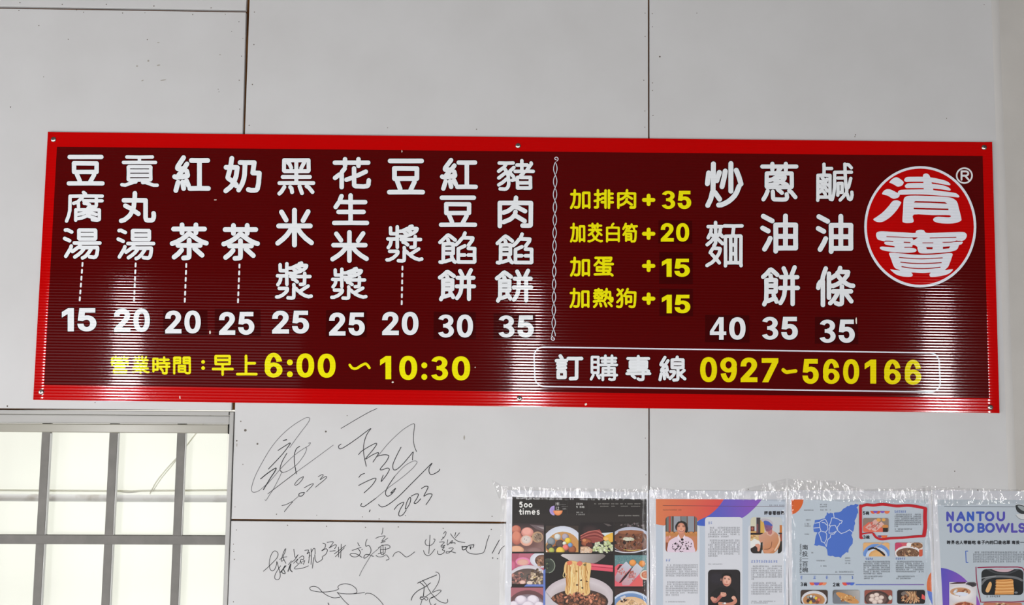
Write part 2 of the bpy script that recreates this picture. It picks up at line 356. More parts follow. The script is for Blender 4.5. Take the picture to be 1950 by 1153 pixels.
 '熱': [[63,83,59,81,0,76], [63,83,63,124], [63,124,14,124], [63,124,110,124], [63,124,63,145], [165,140,179,135,199,120], [165,140,165,151], [165,151,138,163], [165,151,170,207], [63,192,7,191], [63,192,118,191], [63,192,63,229], [170,207,137,207], [170,207,217,206,220,112,224,91,231,79,239,77,247,82,250,106,247,125], [170,207,172,250], [63,229,17,229], [63,229,109,229], [63,229,63,249], [4,0,19,15,39,45], [165,8,149,52], [239,12,215,44,199,55], [96,11,92,39,82,47], [6,149,36,167,46,167], [119,152,85,170], [63,83,115,86,122,81,132,79,152,106,165,140]],
 '狗': [[126,70,125,45], [126,70,192,71,192,146,125,146,126,70], [64,124,67,118,68,83,65,44,59,17,50,4,40,1,19,0,0,6], [64,124,61,163,53,187,45,196], [45,196,33,189,3,162], [45,196,45,207], [130,203,124,200,96,154], [130,203,250,200,247,97,239,22,232,8,223,2,198,0,172,7], [130,203,134,221,145,250], [45,207,58,216,76,238], [45,207,9,245], [3,66,49,117,64,124]],
 '營': [[235,149,235,116], [235,149,10,150], [235,149,234,173,179,204], [10,150,10,115], [53,203,97,177], [53,203,61,250], [179,204,142,178,115,174], [179,204,186,249], [3,208,24,236], [119,203,133,215,147,236], [216,211,234,232,250,237], [87,211,103,230,114,235], [57,78,187,78,191,83,191,115,187,118,57,118,53,113,53,84,57,78], [215,0,36,0,34,42,39,45,213,45,216,41,215,0], [10,150,0,161,4,171,31,184,53,203]],
 '業': [[107,66,100,53,57,25,19,10,0,13], [107,66,122,66], [107,66,101,70,13,70], [122,66,124,0], [122,66,124,68], [143,67,151,52,191,26,231,9,250,12], [143,67,124,68], [143,67,147,70,237,70], [124,68,124,109], [124,109,38,109], [124,109,215,109], [124,109,124,146], [124,146,163,149], [124,146,85,148], [85,148,24,147], [163,149,227,147], [163,149,176,196], [176,196,197,198], [176,196,150,198], [80,197,54,198], [80,197,99,198], [54,198,13,197], [99,198,150,198], [99,198,99,250], [150,198,150,250], [197,198,236,197], [197,198,196,215,211,243], [80,197,79,180,86,164,85,148], [54,198,56,219,43,245]],
 '時': [[1,57,0,31], [1,57,65,58,65,144], [1,57,1,144], [208,104,206,7,200,2,179,0,170,0,150,7], [208,104,91,104], [208,104,247,104], [208,104,208,156], [1,144,65,144], [1,144,0,227,4,230,65,228,65,144], [208,156,169,159], [208,156,250,157], [169,159,89,157], [169,159,169,214], [169,214,101,214], [169,214,237,214], [169,214,169,250], [146,38,113,79]],
 '間': [[74,76,173,76], [74,76,73,118,78,121,173,121,173,76], [1,162,0,0], [1,162,95,163,96,207], [1,162,1,207], [249,162,250,24,248,11,240,5,208,2,183,13], [249,162,154,163,151,167,152,207], [249,162,249,207], [1,207,96,207], [1,207,0,246,6,250,96,250,96,207], [152,207,249,207], [152,207,151,246,156,250,248,250,249,207], [173,76,174,32,169,28,74,29,74,76]],
 '早': [[123,76,123,0], [123,76,0,76], [123,76,250,76], [123,76,123,142], [123,142,35,144,34,198], [123,142,213,144,213,198], [34,198,213,198], [34,198,34,247,37,250,211,250,214,246,213,198]],
 '上': [[114,1,0,0], [114,1,250,0], [114,1,115,150], [115,150,229,150], [115,150,114,250]],
 '訂': [[17,13,84,14,84,80,17,81,17,13], [202,221,200,10,197,5,190,2,140,0], [202,221,118,222], [202,221,250,222], [12,121,88,121], [13,160,89,160], [0,198,98,198], [54,223,38,250]],
 '購': [[114,49,114,0], [114,49,92,49], [114,49,171,50], [114,49,115,86], [228,49,228,16,225,5,197,1,179,8], [228,49,171,50], [228,49,250,49], [228,49,227,86], [171,50,171,86], [115,86,171,86], [115,86,116,122,171,122], [171,86,227,86], [171,86,171,122], [227,86,227,122,171,122], [171,122,171,154], [8,129,8,77,12,74,70,74,70,129], [8,129,70,129], [8,129,8,184], [70,129,70,184], [171,154,139,157], [171,154,203,157], [139,157,94,155], [139,157,139,191], [203,157,249,155], [203,157,203,191], [8,184,70,184], [8,184,8,235,11,238,70,237,70,184], [139,191,107,191], [139,191,203,191], [139,191,139,225], [203,191,238,191], [203,191,203,225], [139,225,100,225], [139,225,203,225], [139,225,139,250], [203,225,241,225], [203,225,203,250], [0,7,21,49], [79,18,61,51]],
 '專': [[56,64,0,65], [56,64,177,65], [177,65,177,16,173,4,165,1,139,0,122,9], [177,65,250,65], [177,65,177,97], [177,97,195,100,200,103], [177,97,171,100,129,99,124,101], [124,101,112,98,12,97], [124,101,124,130], [200,103,221,99,238,92], [200,103,186,125], [186,125,178,118,166,116], [186,125,186,126], [186,126,179,130,124,130], [186,126,190,130,216,132,216,162], [124,130,38,130,34,135,35,162], [124,130,124,162], [35,162,124,162], [35,162,34,189,38,194,124,194], [124,162,216,162], [124,162,124,194], [216,162,217,190,214,194,124,194], [124,194,124,227], [124,227,9,227], [124,227,238,227], [124,227,124,250], [88,21,57,45,56,64]],
 '線': [[203,73,206,60,218,42,250,13], [203,73,182,83], [203,73,217,81,243,106], [182,83,180,79,180,21,177,6,172,3,139,0], [182,83,180,133], [180,133,122,136,122,177], [180,133,232,136,232,177], [48,165,57,171,81,212], [122,177,232,177], [122,177,122,219,168,222], [232,177,232,219,168,222], [168,222,174,250], [0,4,12,68], [46,15,40,74], [101,17,133,52,145,75,148,89,144,92,108,92], [80,36,68,73], [67,149,75,107,16,101,19,117,42,148,48,165], [48,165,12,165,9,167,13,181,50,247]],
 '評': [[15,18,77,19,76,84,15,83,15,18], [179,107,179,0], [179,107,106,107], [179,107,250,107], [179,107,179,230], [179,230,117,231], [179,230,244,231], [12,124,80,124], [217,138,237,207], [139,139,125,201], [12,162,80,162], [0,199,91,199], [50,222,35,250]],
 '審': [[125,3,125,39], [52,39,125,39], [52,39,52,82], [125,39,202,39], [125,39,125,75], [202,39,201,83], [125,75,120,78,62,78,56,83], [125,75,129,78,192,78,197,83], [52,82,56,83], [52,82,35,80,16,72,0,74], [56,83,62,94,91,115,97,131], [197,83,201,83], [197,83,191,94,160,115,154,131], [201,83,233,76,250,79], [97,131,125,133], [97,131,68,133], [154,131,125,133], [154,131,180,133], [125,133,125,99], [125,133,125,179], [68,133,14,132], [68,133,67,150,60,168], [180,133,237,132], [180,133,189,161,202,172], [125,179,45,180], [125,179,128,182,184,188,202,186], [127,219,23,217,21,183], [127,219,227,217,229,213,229,184], [127,219,122,238,113,250], [125,3,121,0,52,0,52,39], [125,3,129,0,202,0,202,39]],
 '看': [[69,41,216,41], [69,41,69,78], [216,41,216,78], [69,78,216,78], [69,78,68,104,65,108], [216,78,215,116,75,116,69,120], [65,108,49,101,26,77,0,58], [65,108,69,120], [69,120,78,155], [78,155,92,159], [78,155,6,157], [92,159,96,157,250,157], [92,159,99,197], [99,197,108,202], [99,197,27,199], [108,202,112,199,232,199], [108,202,111,237], [111,237,118,240,215,250,235,248], [111,237,19,238], [216,41,217,3,213,0,70,0,69,41]],
 '榜': [[147,65,133,36,125,25,88,0], [147,65,229,61,225,29,217,7,210,4,187,3,168,9], [147,65,150,106], [150,106,102,108], [150,106,178,109], [178,109,248,108], [178,109,175,131,168,148], [40,142,28,133,3,72,0,53], [40,142,45,135,45,0], [40,142,43,152], [43,152,60,143,79,102], [43,152,43,186], [141,163,103,162,101,134], [141,163,207,164], [207,164,247,162,250,158,250,134], [43,186,5,187], [43,186,45,187], [45,187,76,186], [45,187,45,243], [211,214,178,217], [211,214,248,215], [178,217,102,215], [178,217,173,250], [141,163,142,180,136,202], [207,164,216,196,211,205,211,214]],
 '單': [[124,44,124,0], [124,44,0,44], [124,44,250,44], [124,44,124,86], [124,86,36,86,33,90,34,131], [124,86,216,86,218,90,218,131], [124,86,124,131], [34,131,124,131], [34,131,35,173,124,172], [124,131,218,131], [124,131,124,172], [218,131,217,173,124,172], [29,206,99,206,102,211,102,247,97,250,28,250,25,246,25,211,29,206], [151,206,223,206,226,211,226,247,221,250,150,250,148,246,148,211,151,206]],
 '跨': [[42,36,84,45], [42,36,42,109], [42,109,74,109], [42,109,41,169], [135,114,129,67,215,66,218,62,214,28,204,5,192,0,157,0,132,7], [135,114,96,115], [135,114,239,115], [41,169,0,171,1,240,69,240,69,172,41,169], [120,173,84,147], [120,173,138,157,195,157,211,173], [120,173,139,196,145,214], [211,173,250,143], [211,173,193,198,190,215], [145,214,100,216], [145,214,158,218], [190,215,158,218], [190,215,241,216], [158,218,167,250], [42,36,21,28,1,28,0,125]],
 '界': [[186,105,170,85,170,2], [186,105,228,83,250,83], [186,105,160,130,154,145], [154,145,123,149], [154,145,159,148,207,149,207,200], [95,146,90,131,58,102,22,82,0,80], [95,146,123,149], [95,146,40,149,40,200], [123,149,123,200], [40,200,123,200], [40,200,41,250,123,249], [123,200,207,200], [123,200,123,249], [207,200,208,246,206,250,123,249], [24,0,48,11,69,32,80,58,84,89]],
 '名': [[77,84,0,71], [77,84,83,89,117,93], [117,93,134,119], [134,119,121,134,74,164], [134,119,153,123,202,157,233,189,238,205,235,208,116,208,110,212], [110,212,90,204,38,168,6,158], [110,212,115,227,136,250], [117,93,124,89,250,88,249,0,79,0,77,84]],
 '人': [[123,171,115,164,99,113,79,73,52,38,0,0], [123,171,134,162,151,112,177,65,207,32,250,3], [123,171,124,250]],
 '帶': [[125,88,125,0], [125,88,42,87,41,17], [125,88,212,87,213,33,210,23,195,18,162,20], [125,88,125,135], [125,135,14,137,12,97], [125,135,239,137,241,134,241,98], [51,217,50,201,42,183,29,170,0,157], [51,217,2,217], [51,217,53,219], [96,217,96,173,101,170,154,171,155,217], [96,217,53,219], [96,217,155,217], [96,217,96,250], [155,217,201,217], [155,217,155,249], [201,217,201,181,204,171,208,167,226,166,242,168,248,180,248,201], [201,217,250,217], [201,217,201,250], [53,219,53,250]],
 '路': [[43,22,64,24,97,33], [43,22,43,94], [124,75,117,89], [124,75,218,75], [218,75,225,89], [117,89,99,84,79,94,43,94], [117,89,171,133], [225,89,250,92], [225,89,221,95,171,133], [43,94,42,155], [171,133,171,138], [171,138,182,149,201,176,208,191,211,207,206,209,142,211], [171,138,158,151,137,182,130,187], [42,155,1,157,1,224,4,227,75,226,77,158], [42,155,77,158], [77,158,101,159,122,183,130,187], [130,187,134,204,142,211], [142,211,147,234,156,250], [218,75,218,3,215,0,125,0,124,75], [43,22,40,18,20,14,0,14,0,112]],
 '吃': [[1,68,0,42], [1,68,60,70,58,221,0,219,1,68], [204,138,197,122,139,72,113,44,104,26,106,12,117,3,138,0,233,2,243,8,247,17,250,35,249,57], [204,138,235,144], [204,138,197,141,117,141], [126,205,118,199,94,161], [126,205,247,203], [126,205,137,250]],
 '巷': [[67,56,175,57,176,106], [67,56,66,105], [66,105,64,108], [66,105,176,106], [176,106,183,112], [64,108,49,103,0,65], [64,108,78,152], [183,112,194,108,229,79,250,73], [183,112,180,124,172,135,169,152], [78,152,79,153], [78,152,6,153], [169,152,166,154], [169,152,242,153], [79,153,166,154], [79,153,79,214], [166,154,166,214], [79,214,22,214], [79,214,166,214], [79,214,79,250], [166,214,225,214], [166,214,166,250], [67,56,70,11,76,5,91,1,175,0,202,3,209,8,214,18,214,47]],
 '子': [[125,129,125,22,123,10,114,4,63,0], [125,129,0,129], [125,129,250,129], [125,129,125,173,129,182,192,227,201,247], [201,247,231,250], [201,247,196,250,30,250]],
 '內': [[125,176,116,168,97,126,83,109,63,91,26,67], [125,176,136,167,167,112,207,76], [125,176,125,182], [125,182,135,187,250,185,248,12,244,7,233,5,183,4], [125,182,120,186], [120,186,1,186,0,0], [120,186,116,208,77,250]],
 '的': [[1,26,0,0], [1,26,91,27,90,115], [1,26,1,115], [1,115,90,115], [1,115,1,195,37,197], [90,115,91,195,37,197], [37,197,40,215,50,243], [153,198,247,197,250,194,244,75,240,40,234,17,226,7,217,2,178,1,157,8], [153,198,146,194,123,150], [153,198,155,215,166,250], [195,79,157,129]],
 '口': [[1,33,0,0], [1,33,249,33], [1,33,0,246,4,250,249,250,249,33], [249,33,250,2]],
 '袋': [[173,38,177,28,208,8,229,0,250,3], [173,38,162,43,147,61,138,76,135,94], [173,38,214,67,230,73], [71,53,0,31], [71,53,76,61,100,77,107,93], [107,93,102,95,9,95], [107,93,116,95,135,94], [135,94,237,95], [151,194,154,178,168,156,181,144,200,133,220,131,229,135,236,150,235,171], [151,194,142,196], [151,194,156,196,235,204], [142,196,83,189], [142,196,133,250], [48,197,50,128], [48,197,33,192,0,164], [48,197,53,215,72,242], [136,116,125,120,116,135,109,137], [212,223,172,249], [146,17,72,0,71,53]],
 '南': [[124,56,124,5], [124,56,56,56], [124,56,195,56], [124,56,124,103], [124,103,153,105], [124,103,89,105], [89,105,62,104], [153,105,191,104], [153,105,156,121,170,146], [125,171,120,168,21,167,20,0], [125,171,130,168,231,166,229,8,222,2,211,1,188,1,169,7], [125,171,125,220], [125,220,0,220], [125,220,250,220], [125,220,125,250], [89,105,93,127,75,156]],
 '投': [[156,40,145,30,119,16,70,0], [156,40,164,40], [164,40,174,30,210,11,230,4,250,6], [44,105,45,20,43,9,38,5,20,2,0,7], [44,105,27,103,0,94], [44,105,46,111], [46,111,78,117], [46,111,45,189], [45,189,4,189], [45,189,82,189], [45,189,45,250], [86,142,111,167,117,176,123,193,126,236,128,237,193,237,196,166,202,160,239,159], [156,40,134,65,115,92,108,116,111,119,212,118,210,102,202,85,164,40]],
 '百': [[38,22,37,0], [38,22,215,22], [38,22,38,102], [215,22,216,0], [215,22,215,102], [38,102,215,102], [38,102,38,180,113,183], [215,102,215,180,113,183], [113,183,123,248], [123,248,0,250], [123,248,250,250]],
 '碗': [[24,37,23,13], [24,37,70,38,71,95], [24,37,23,112,19,118], [142,81,138,59,125,36,107,16,84,0], [142,81,118,95], [142,81,148,86,152,101,158,149,119,151], [71,95,93,98,119,151], [71,95,70,138,24,140], [19,118,3,107,0,83], [19,118,24,140], [24,140,40,206,41,223], [119,151,121,178], [175,213,102,212,101,182], [175,213,242,212,244,183], [175,213,172,229,158,250], [41,223,3,224], [41,223,78,224], [250,44,248,12,239,5,210,4,197,6,190,12,187,26,187,155,235,157,235,75,229,70,205,68]],
}
DIGITS = {
 '0': [[153,2,177,7,198,16,216,28,230,43,241,61,249,81,254,103,255,127,254,152,249,174,241,194,230,211,216,227,198,239,177,248,153,253,128,255,102,253,78,248,57,239,39,227,25,211,14,194,6,174,2,152,0,127,1,103,6,81,14,61,25,43,39,28,57,16,78,7,102,2,128,0], [119,49,111,52,104,56,98,62,92,71,87,82,83,95,80,110,79,127,80,145,83,160,87,173,92,184,98,193,104,199,111,204,119,206,128,207,136,206,144,204,151,199,157,193,163,184,169,173,172,160,175,145,176,127,175,110,172,95,169,82,163,71,157,62,151,56,144,52,137,49,128,48]],
 '1': [[133,255,0,212,0,151,123,190,123,0,255,0,255,255]],
 '2': [[255,0,255,49,124,49,171,84,188,98,204,110,216,121,227,131,235,141,242,150,246,160,249,169,250,179,248,193,243,206,234,218,222,229,207,238,190,245,170,251,149,254,127,255,105,254,83,251,64,245,46,237,31,228,18,216,9,203,4,189,0,163,86,163,88,181,90,187,92,192,95,196,99,200,104,202,110,205,117,206,126,206,134,206,141,205,148,203,153,200,157,197,160,193,163,189,164,184,165,178,164,173,163,168,161,163,157,158,152,152,146,146,137,139,127,131,116,122,1,38,1,0]],
 '3': [[152,1,173,4,193,10,210,17,225,27,238,38,248,51,253,65,255,80,253,94,248,108,238,121,226,132,210,142,192,149,171,155,161,156,243,217,243,255,19,255,19,206,132,206,71,154,71,114,118,114,133,114,145,112,153,109,160,106,165,102,169,97,171,92,173,86,174,80,173,73,171,68,169,63,165,59,160,56,154,53,147,51,139,49,129,49,120,49,113,50,105,52,100,55,95,58,91,61,89,65,87,70,82,86,0,86,7,59,13,45,24,33,37,23,52,15,70,8,88,4,108,1,129,0]],
 '4': [[140,255,214,255,214,94,255,94,255,54,214,54,214,0,143,0,143,54,0,54,0,97], [143,94,143,188,58,94]],
 '5': [[150,1,172,5,192,11,210,20,226,31,238,43,248,57,253,72,255,88,254,100,251,112,246,123,239,133,230,142,220,151,208,158,195,165,181,170,165,173,149,176,132,176,118,176,105,174,98,173,102,206,240,206,240,255,28,255,5,118,75,113,88,119,93,122,100,124,108,126,116,127,124,127,133,127,141,125,148,122,155,119,160,114,164,109,168,102,170,95,170,88,170,80,168,73,165,67,160,62,155,57,149,54,142,51,135,49,126,49,119,49,112,50,106,52,101,55,96,58,93,62,90,66,88,70,83,85,0,85,6,59,12,47,21,35,34,25,49,16,66,9,85,4,105,1,127,0]],
 '6': [[151,1,173,5,193,11,211,19,226,30,238,42,248,55,253,70,255,85,253,101,248,115,240,128,228,140,214,150,196,157,177,163,156,167,141,168,233,255,132,255,51,174,35,157,22,141,12,126,5,113,1,100,0,87,2,72,7,56,16,43,29,30,44,20,62,11,82,5,104,1,128,0], [119,49,112,50,106,53,100,56,96,61,91,66,88,72,86,78,86,86,86,93,88,100,91,105,95,110,100,114,106,118,112,120,119,122,128,122,136,122,143,120,149,118,155,114,159,110,164,105,167,99,169,93,169,85,169,78,167,72,164,66,159,61,154,56,149,53,143,50,136,49,128,48]],
 '7': [[102,0,255,213,255,255,0,255,0,206,157,206,8,0]],
 '8': [[150,1,172,4,191,9,209,16,225,25,238,35,247,47,253,61,255,74,254,86,250,96,245,106,237,115,228,123,217,131,211,133,213,134,226,145,236,157,242,170,243,183,242,197,236,209,228,221,216,231,202,239,186,246,167,251,148,254,128,255,107,254,87,251,69,246,53,239,39,231,27,221,18,209,13,197,11,183,13,169,19,156,29,144,42,134,44,133,38,131,27,123,18,115,10,106,4,96,1,86,0,74,2,61,8,47,17,35,30,25,45,16,63,9,83,4,105,1,128,0], [117,48,108,50,101,52,95,55,90,58,87,62,84,66,83,71,82,76,83,82,85,87,87,92,91,96,96,100,103,103,110,105,118,107,127,107,137,107,145,105,152,103,158,100,163,96,167,92,170,87,172,82,172,76,172,71,170,66,168,62,164,58,160,55,154,52,147,50,138,48,127,48], [120,155,114,156,108,158,103,161,100,164,97,167,95,171,93,176,93,181,93,187,95,191,97,195,99,198,103,201,108,204,113,206,120,207,127,207,135,207,142,206,147,204,152,201,155,198,158,195,160,191,161,187,162,181,161,176,160,171,158,167,155,164,151,161,146,158,141,156,135,155,127,155]],
 '9': [[104,254,83,250,62,244,44,236,29,225,17,213,7,200,2,185,0,170,2,154,7,140,15,127,27,115,42,105,59,98,79,92,100,88,114,87,22,0,123,0,204,81,220,98,233,114,243,129,250,142,254,155,255,168,253,183,248,199,239,212,226,225,211,235,193,244,173,250,151,254,127,255], [136,206,143,205,149,202,155,199,159,194,164,189,167,183,169,177,169,169,169,162,167,155,164,150,160,145,155,141,149,137,143,135,136,133,127,133,119,133,112,135,106,137,100,141,96,145,92,150,89,156,87,162,86,170,87,177,89,183,92,189,96,194,101,199,106,202,113,205,119,206,127,207]],
}

# ------------------------------------------------------------------ flat print on a plane
def smooth(pts, k=5, closed=False):
    n = len(pts)
    if n < 3: return list(pts)
    out = []
    rng = range(n) if closed else range(n - 1)
    for i in rng:
        if closed: p = [pts[(i + d) % n] for d in (-1, 0, 1, 2)]
        else: p = [pts[max(0, min(n - 1, i + d))] for d in (-1, 0, 1, 2)]
        for t in range(k):
            t /= k
            q = []
            for a in (0, 1):
                p0, p1, p2, p3 = (z[a] for z in p)
                q.append(0.5 * (2 * p1 + (p2 - p0) * t + (2 * p0 - 5 * p1 + 4 * p2 - p3) * t * t + (3 * p1 - p0 - 3 * p2 + p3) * t ** 3))
            out.append(tuple(q))
    if not closed: out.append(tuple(pts[-1]))
    return out

def ell(cx, cy, rx, ry, a0=0, a1=360, n=28):
    return [(cx + rx * math.cos(math.radians(a0 + (a1 - a0) * i / n)), cy + ry * math.sin(math.radians(a0 + (a1 - a0) * i / n))) for i in range(n + 1)]

class Print:
    """coloured shapes laid over one another on a plane; co-ordinates in the photo's pixels, or in a zoomed crop's"""
    def __init__(self, e=0.88):
        self.v, self.f, self.c = [], [], []
        self.lay = 0
        self.o = (0, 0, 1.0)
        self.clip = None
        self.e = e
    def crop(self, ox, oy, s):
        self.o = (ox, oy, s)
        return self
    def col(self, c):
        return alb(*c, self.e)
    def tris(self, T):
        """T: list of [(x,y,colour)*3] in crop co-ordinates; one layer"""
        ox, oy, s = self.o
        self.lay += 1
        for t in T:
            poly = t
            if self.clip:
                C = self.clip
                for i in range(len(C)):
                    a, b = C[i], C[(i + 1) % len(C)]
                    def d(p): return (b[0] - a[0]) * (p[1] - a[1]) - (b[1] - a[1]) * (p[0] - a[0])
                    out = []
                    for j in range(len(poly)):
                        p, q = poly[j], poly[(j + 1) % len(poly)]
                        dp, dq = d(p), d(q)
                        if dp >= 0: out.append(p)
                        if (dp >= 0) != (dq >= 0):
                            k = dp / (dp - dq)
                            out.append((p[0] + (q[0] - p[0]) * k, p[1] + (q[1] - p[1]) * k,
                                        tuple(u + (w - u) * k for u, w in zip(p[2], q[2]))))
                    poly = out
                    if len(poly) < 3: break
                if len(poly) < 3: continue
            n = len(self.v)
            for p in poly:
                self.v.append((ox + p[0] / s, oy + p[1] / s, self.lay))
            self.f.append(tuple(range(n, n + len(poly))))
            self.c += [p[2] for p in poly]
    def poly(self, pts, col):
        f = col if callable(col) else (lambda x, y, _c=self.col(col): _c)
        P = [Vector((x, y, 0)) for x, y in pts]
        T = tessellate_polygon([P])
        self.tris([[(pts[i][0], pts[i][1], f(*pts[i])) for i in t] for t in T])
    def holes(self, loops, col):
        c = self.col(col)
        flat = [p for l in loops for p in l]
        T = tessellate_polygon([[Vector((x, y, 0)) for x, y in l] for l in loops])
        self.tris([[(*flat[i], c) for i in t] for t in T])
    def grad(self, p0, c0, p1, c1):
        a, b = self.col(c0), self.col(c1)
        dx, dy = p1[0] - p0[0], p1[1] - p0[1]
        L = dx * dx + dy * dy
        def f(x, y):
            t = max(0, min(1, ((x - p0[0]) * dx + (y - p0[1]) * dy) / L))
            return tuple(u + (w - u) * t for u, w in zip(a, b))
        return f
    def rect(self, x0, y0, x1, y1, col, r=0):
        if r: self.poly(rrect(x0, y0, x1, y1, r), col)
        else: self.poly([(x0, y0), (x1, y0), (x1, y1), (x0, y1)], col)
    def blob(self, cx, cy, rx, ry, ci, co=None, rot=0, n=16, jag=0.0, off=(0, 0)):
        a, b = self.col(ci), self.col(co or ci)
        ca, sa = math.cos(math.radians(rot)), math.sin(math.radians(rot))
        ring = []
        for i in range(n):
            t = 2 * math.pi * i / n
            k = 1 + (random.uniform(-jag, jag) if jag else 0)
            x, y = rx * k * math.cos(t), ry * k * math.sin(t)
            ring.append((cx + x * ca - y * sa, cy + x * sa + y * ca))
        m = [(cx + (p[0] - cx) * 0.55 + off[0] * rx, cy + (p[1] - cy) * 0.55 + off[1] * ry) for p in ring]
        T = []
        for i in range(n):
            j = (i + 1) % n
            T.append([(cx + off[0] * rx, cy + off[1] * ry, a), (*m[i], a), (*m[j], a)])
            T.append([(*m[i], a), (*ring[i], b), (*ring[j], b)])
            T.append([(*m[i], a), (*ring[j], b), (*m[j], a)])
        self.tris(T)
    def stroke(self, pts, w, col, caps=True, closed=False, w1=None):
        """a pen line: mitred ribbons between sharp corners, round discs at the corners and ends"""
        c = self.col(col)
        pts = [p for i, p in enumerate(pts) if i == 0 or math.hypot(p[0] - pts[i - 1][0], p[1] - pts[i - 1][1]) > 1e-6]
        if closed: pts = pts + [pts[0]]
        n = len(pts)
        if n < 2: return
        ang = [0.0] * n
        for i in range(n):
            if i in (0, n - 1):
                if not closed: continue
                a, b, d = pts[n - 2], pts[0], pts[1]
            else: a, b, d = pts[i - 1], pts[i], pts[i + 1]
            t = math.atan2(d[1] - b[1], d[0] - b[0]) - math.atan2(b[1] - a[1], b[0] - a[0])
            ang[i] = abs((t + math.pi) % (2 * math.pi) - math.pi)
        cut = [0] + [i for i in range(1, n - 1) if ang[i] > 0.6] + [n - 1]
        px = 1.0 / self.o[2]
        m = 16 if w * px > 5 else (10 if w * px > 2.4 else 6)
        W_ = lambda i: w if w1 is None else w + (w1 - w) * i / (n - 1)
        for s, e in zip(cut, cut[1:]):
            q = []
            for i in range(s, e + 1):
                p = pts[i]
                wrap = closed and i in (0, n - 1) and ang[0] <= 0.6
                if wrap: a, b = pts[n - 2], pts[1]
                else: a, b = pts[max(s, i - 1)], pts[min(e, i + 1)]
                d1 = (p[0] - a[0], p[1] - a[1]); d2 = (b[0] - p[0], b[1] - p[1])
                l1, l2 = math.hypot(*d1), math.hypot(*d2)
                u1 = (d1[0] / l1, d1[1] / l1) if l1 > 1e-9 else (d2[0] / l2, d2[1] / l2)
                u2 = (d2[0] / l2, d2[1] / l2) if l2 > 1e-9 else u1
                nx, ny = -(u1[1] + u2[1]), u1[0] + u2[0]
                k = W_(i) / max(0.5, 1 + u1[0] * u2[0] + u1[1] * u2[1]) / 2
                q.append(((p[0] + nx * k, p[1] + ny * k), (p[0] - nx * k, p[1] - ny * k)))
            T = []
            for (a, b), (d, f) in zip(q, q[1:]):
                T += [[(*a, c), (*b, c), (*f, c)], [(*a, c), (*f, c), (*d, c)]]
            self.tris(T)
        for i in cut:
            if i in (0, n - 1):
                if closed and (i or ang[0] <= 0.6): continue
                if not closed and not caps: continue
            x, y = pts[i]
            self.tris([[(x + W_(i) / 2 * math.cos(2 * math.pi * k / m), y + W_(i) / 2 * math.sin(2 * math.pi * k / m), c) for k in range(m)]])
    def glyph(self, ch, x0, y0, x1, y1, w, col, rim=None, rimw=2.6):
        h = w / 2
        x0 += h; y0 += h; x1 -= h; y1 -= h
        S = []
        for part in GLYPHS[ch]:
            S.append([(x0 + part[i] / 250 * (x1 - x0), y1 - part[i + 1] / 250 * (y1 - y0)) for i in range(0, len(part), 2)])
        if rim:
            for q in S: self.stroke(q, w + rimw, rim)
            self.lay += 2
        for q in S: self.stroke(q, w, col)
    def digit(self, ch, x0, y0, x1, y1, col, rim=None, rimw=2.6):
        def m(x, y): return (x0 + x * (x1 - x0), y1 - y * (y1 - y0))
        if ch in '369':
            # round figures drawn as ribbons in a narrow box, then widened
            B = 0.50
            t = 0.158
            lo, hi, mid = t / 2, B - t / 2, B / 2
            if ch == '3':
                C = [ell(mid - .005, .728, mid - t / 2 - .012, .193, 165, -85, 18), ell(mid, .285, mid - t / 2, .206, 85, -165, 20)]
                C.append([(mid - .085, .512), (mid + .035, .512)])
            else:
                C = [ell(mid, .305, mid - t / 2, .225, 0, 360, 24), ell(mid, .5, mid - t / 2, .42, 195, 20, 22)]
                if ch == '9': C = [[(B - x, 1 - y) for x, y in q] for q in C]
            polys = []
            for q in C:
                T = []
                n = len(q)
                off = []
                for i in range(n):
                    a, b = q[max(0, i - 1)], q[min(n - 1, i + 1)]
                    if i in (0, n - 1) and math.hypot(q[0][0] - q[-1][0], q[0][1] - q[-1][1]) < 1e-6: a, b = q[n - 2], q[1]
                    L = math.hypot(b[0] - a[0], b[1] - a[1])
                    nx, ny = -(b[1] - a[1]) / L * t / 2, (b[0] - a[0]) / L * t / 2
                    off.append(((q[i][0] + nx, q[i][1] + ny), (q[i][0] - nx, q[i][1] - ny)))
                polys.append(off)
            c = self.col(col)
            if rim:
                for off in polys:
                    self.stroke([m(a[0] / B, a[1]) for a, b in off], rimw, rim)
                    self.stroke([m(b[0] / B, b[1]) for a, b in off], rimw, rim)
                self.lay += 2
            for off in polys:
                T = []
                for (a, b), (d, e) in zip(off, off[1:]):
                    a, b, d, e = (m(p[0] / B, p[1]) for p in (a, b, d, e))
                    T += [[(*a, c), (*b, c), (*e, c)], [(*a, c), (*e, c), (*d, c)]]
                self.tris(T)
            return
        loops = []
        for part in DIGITS[ch]:
            loops.append([m(part[i] / 255, part[i + 1] / 255) for i in range(0, len(part), 2)])
        if rim:
            for l in loops: self.stroke(l, rimw, rim, closed=True)
            self.lay += 2
        if ch in '04': self.holes(loops, col)
        else:
            for l in loops: self.poly(l, col)
    def number(self, s, x0, y0, x1, y1, col, rim=None):
        ws = [{'1': 0.47}.get(c, 0.74) for c in s]
        gap = 0.13
        tot = sum(ws) + gap * (len(s) - 1)
        k = (x1 - x0) / tot
        x = x0
        for c, w in zip(s, ws):
            self.digit(c, x, y0, x + w * k, y1, col, rim)
            x += (w + gap) * k
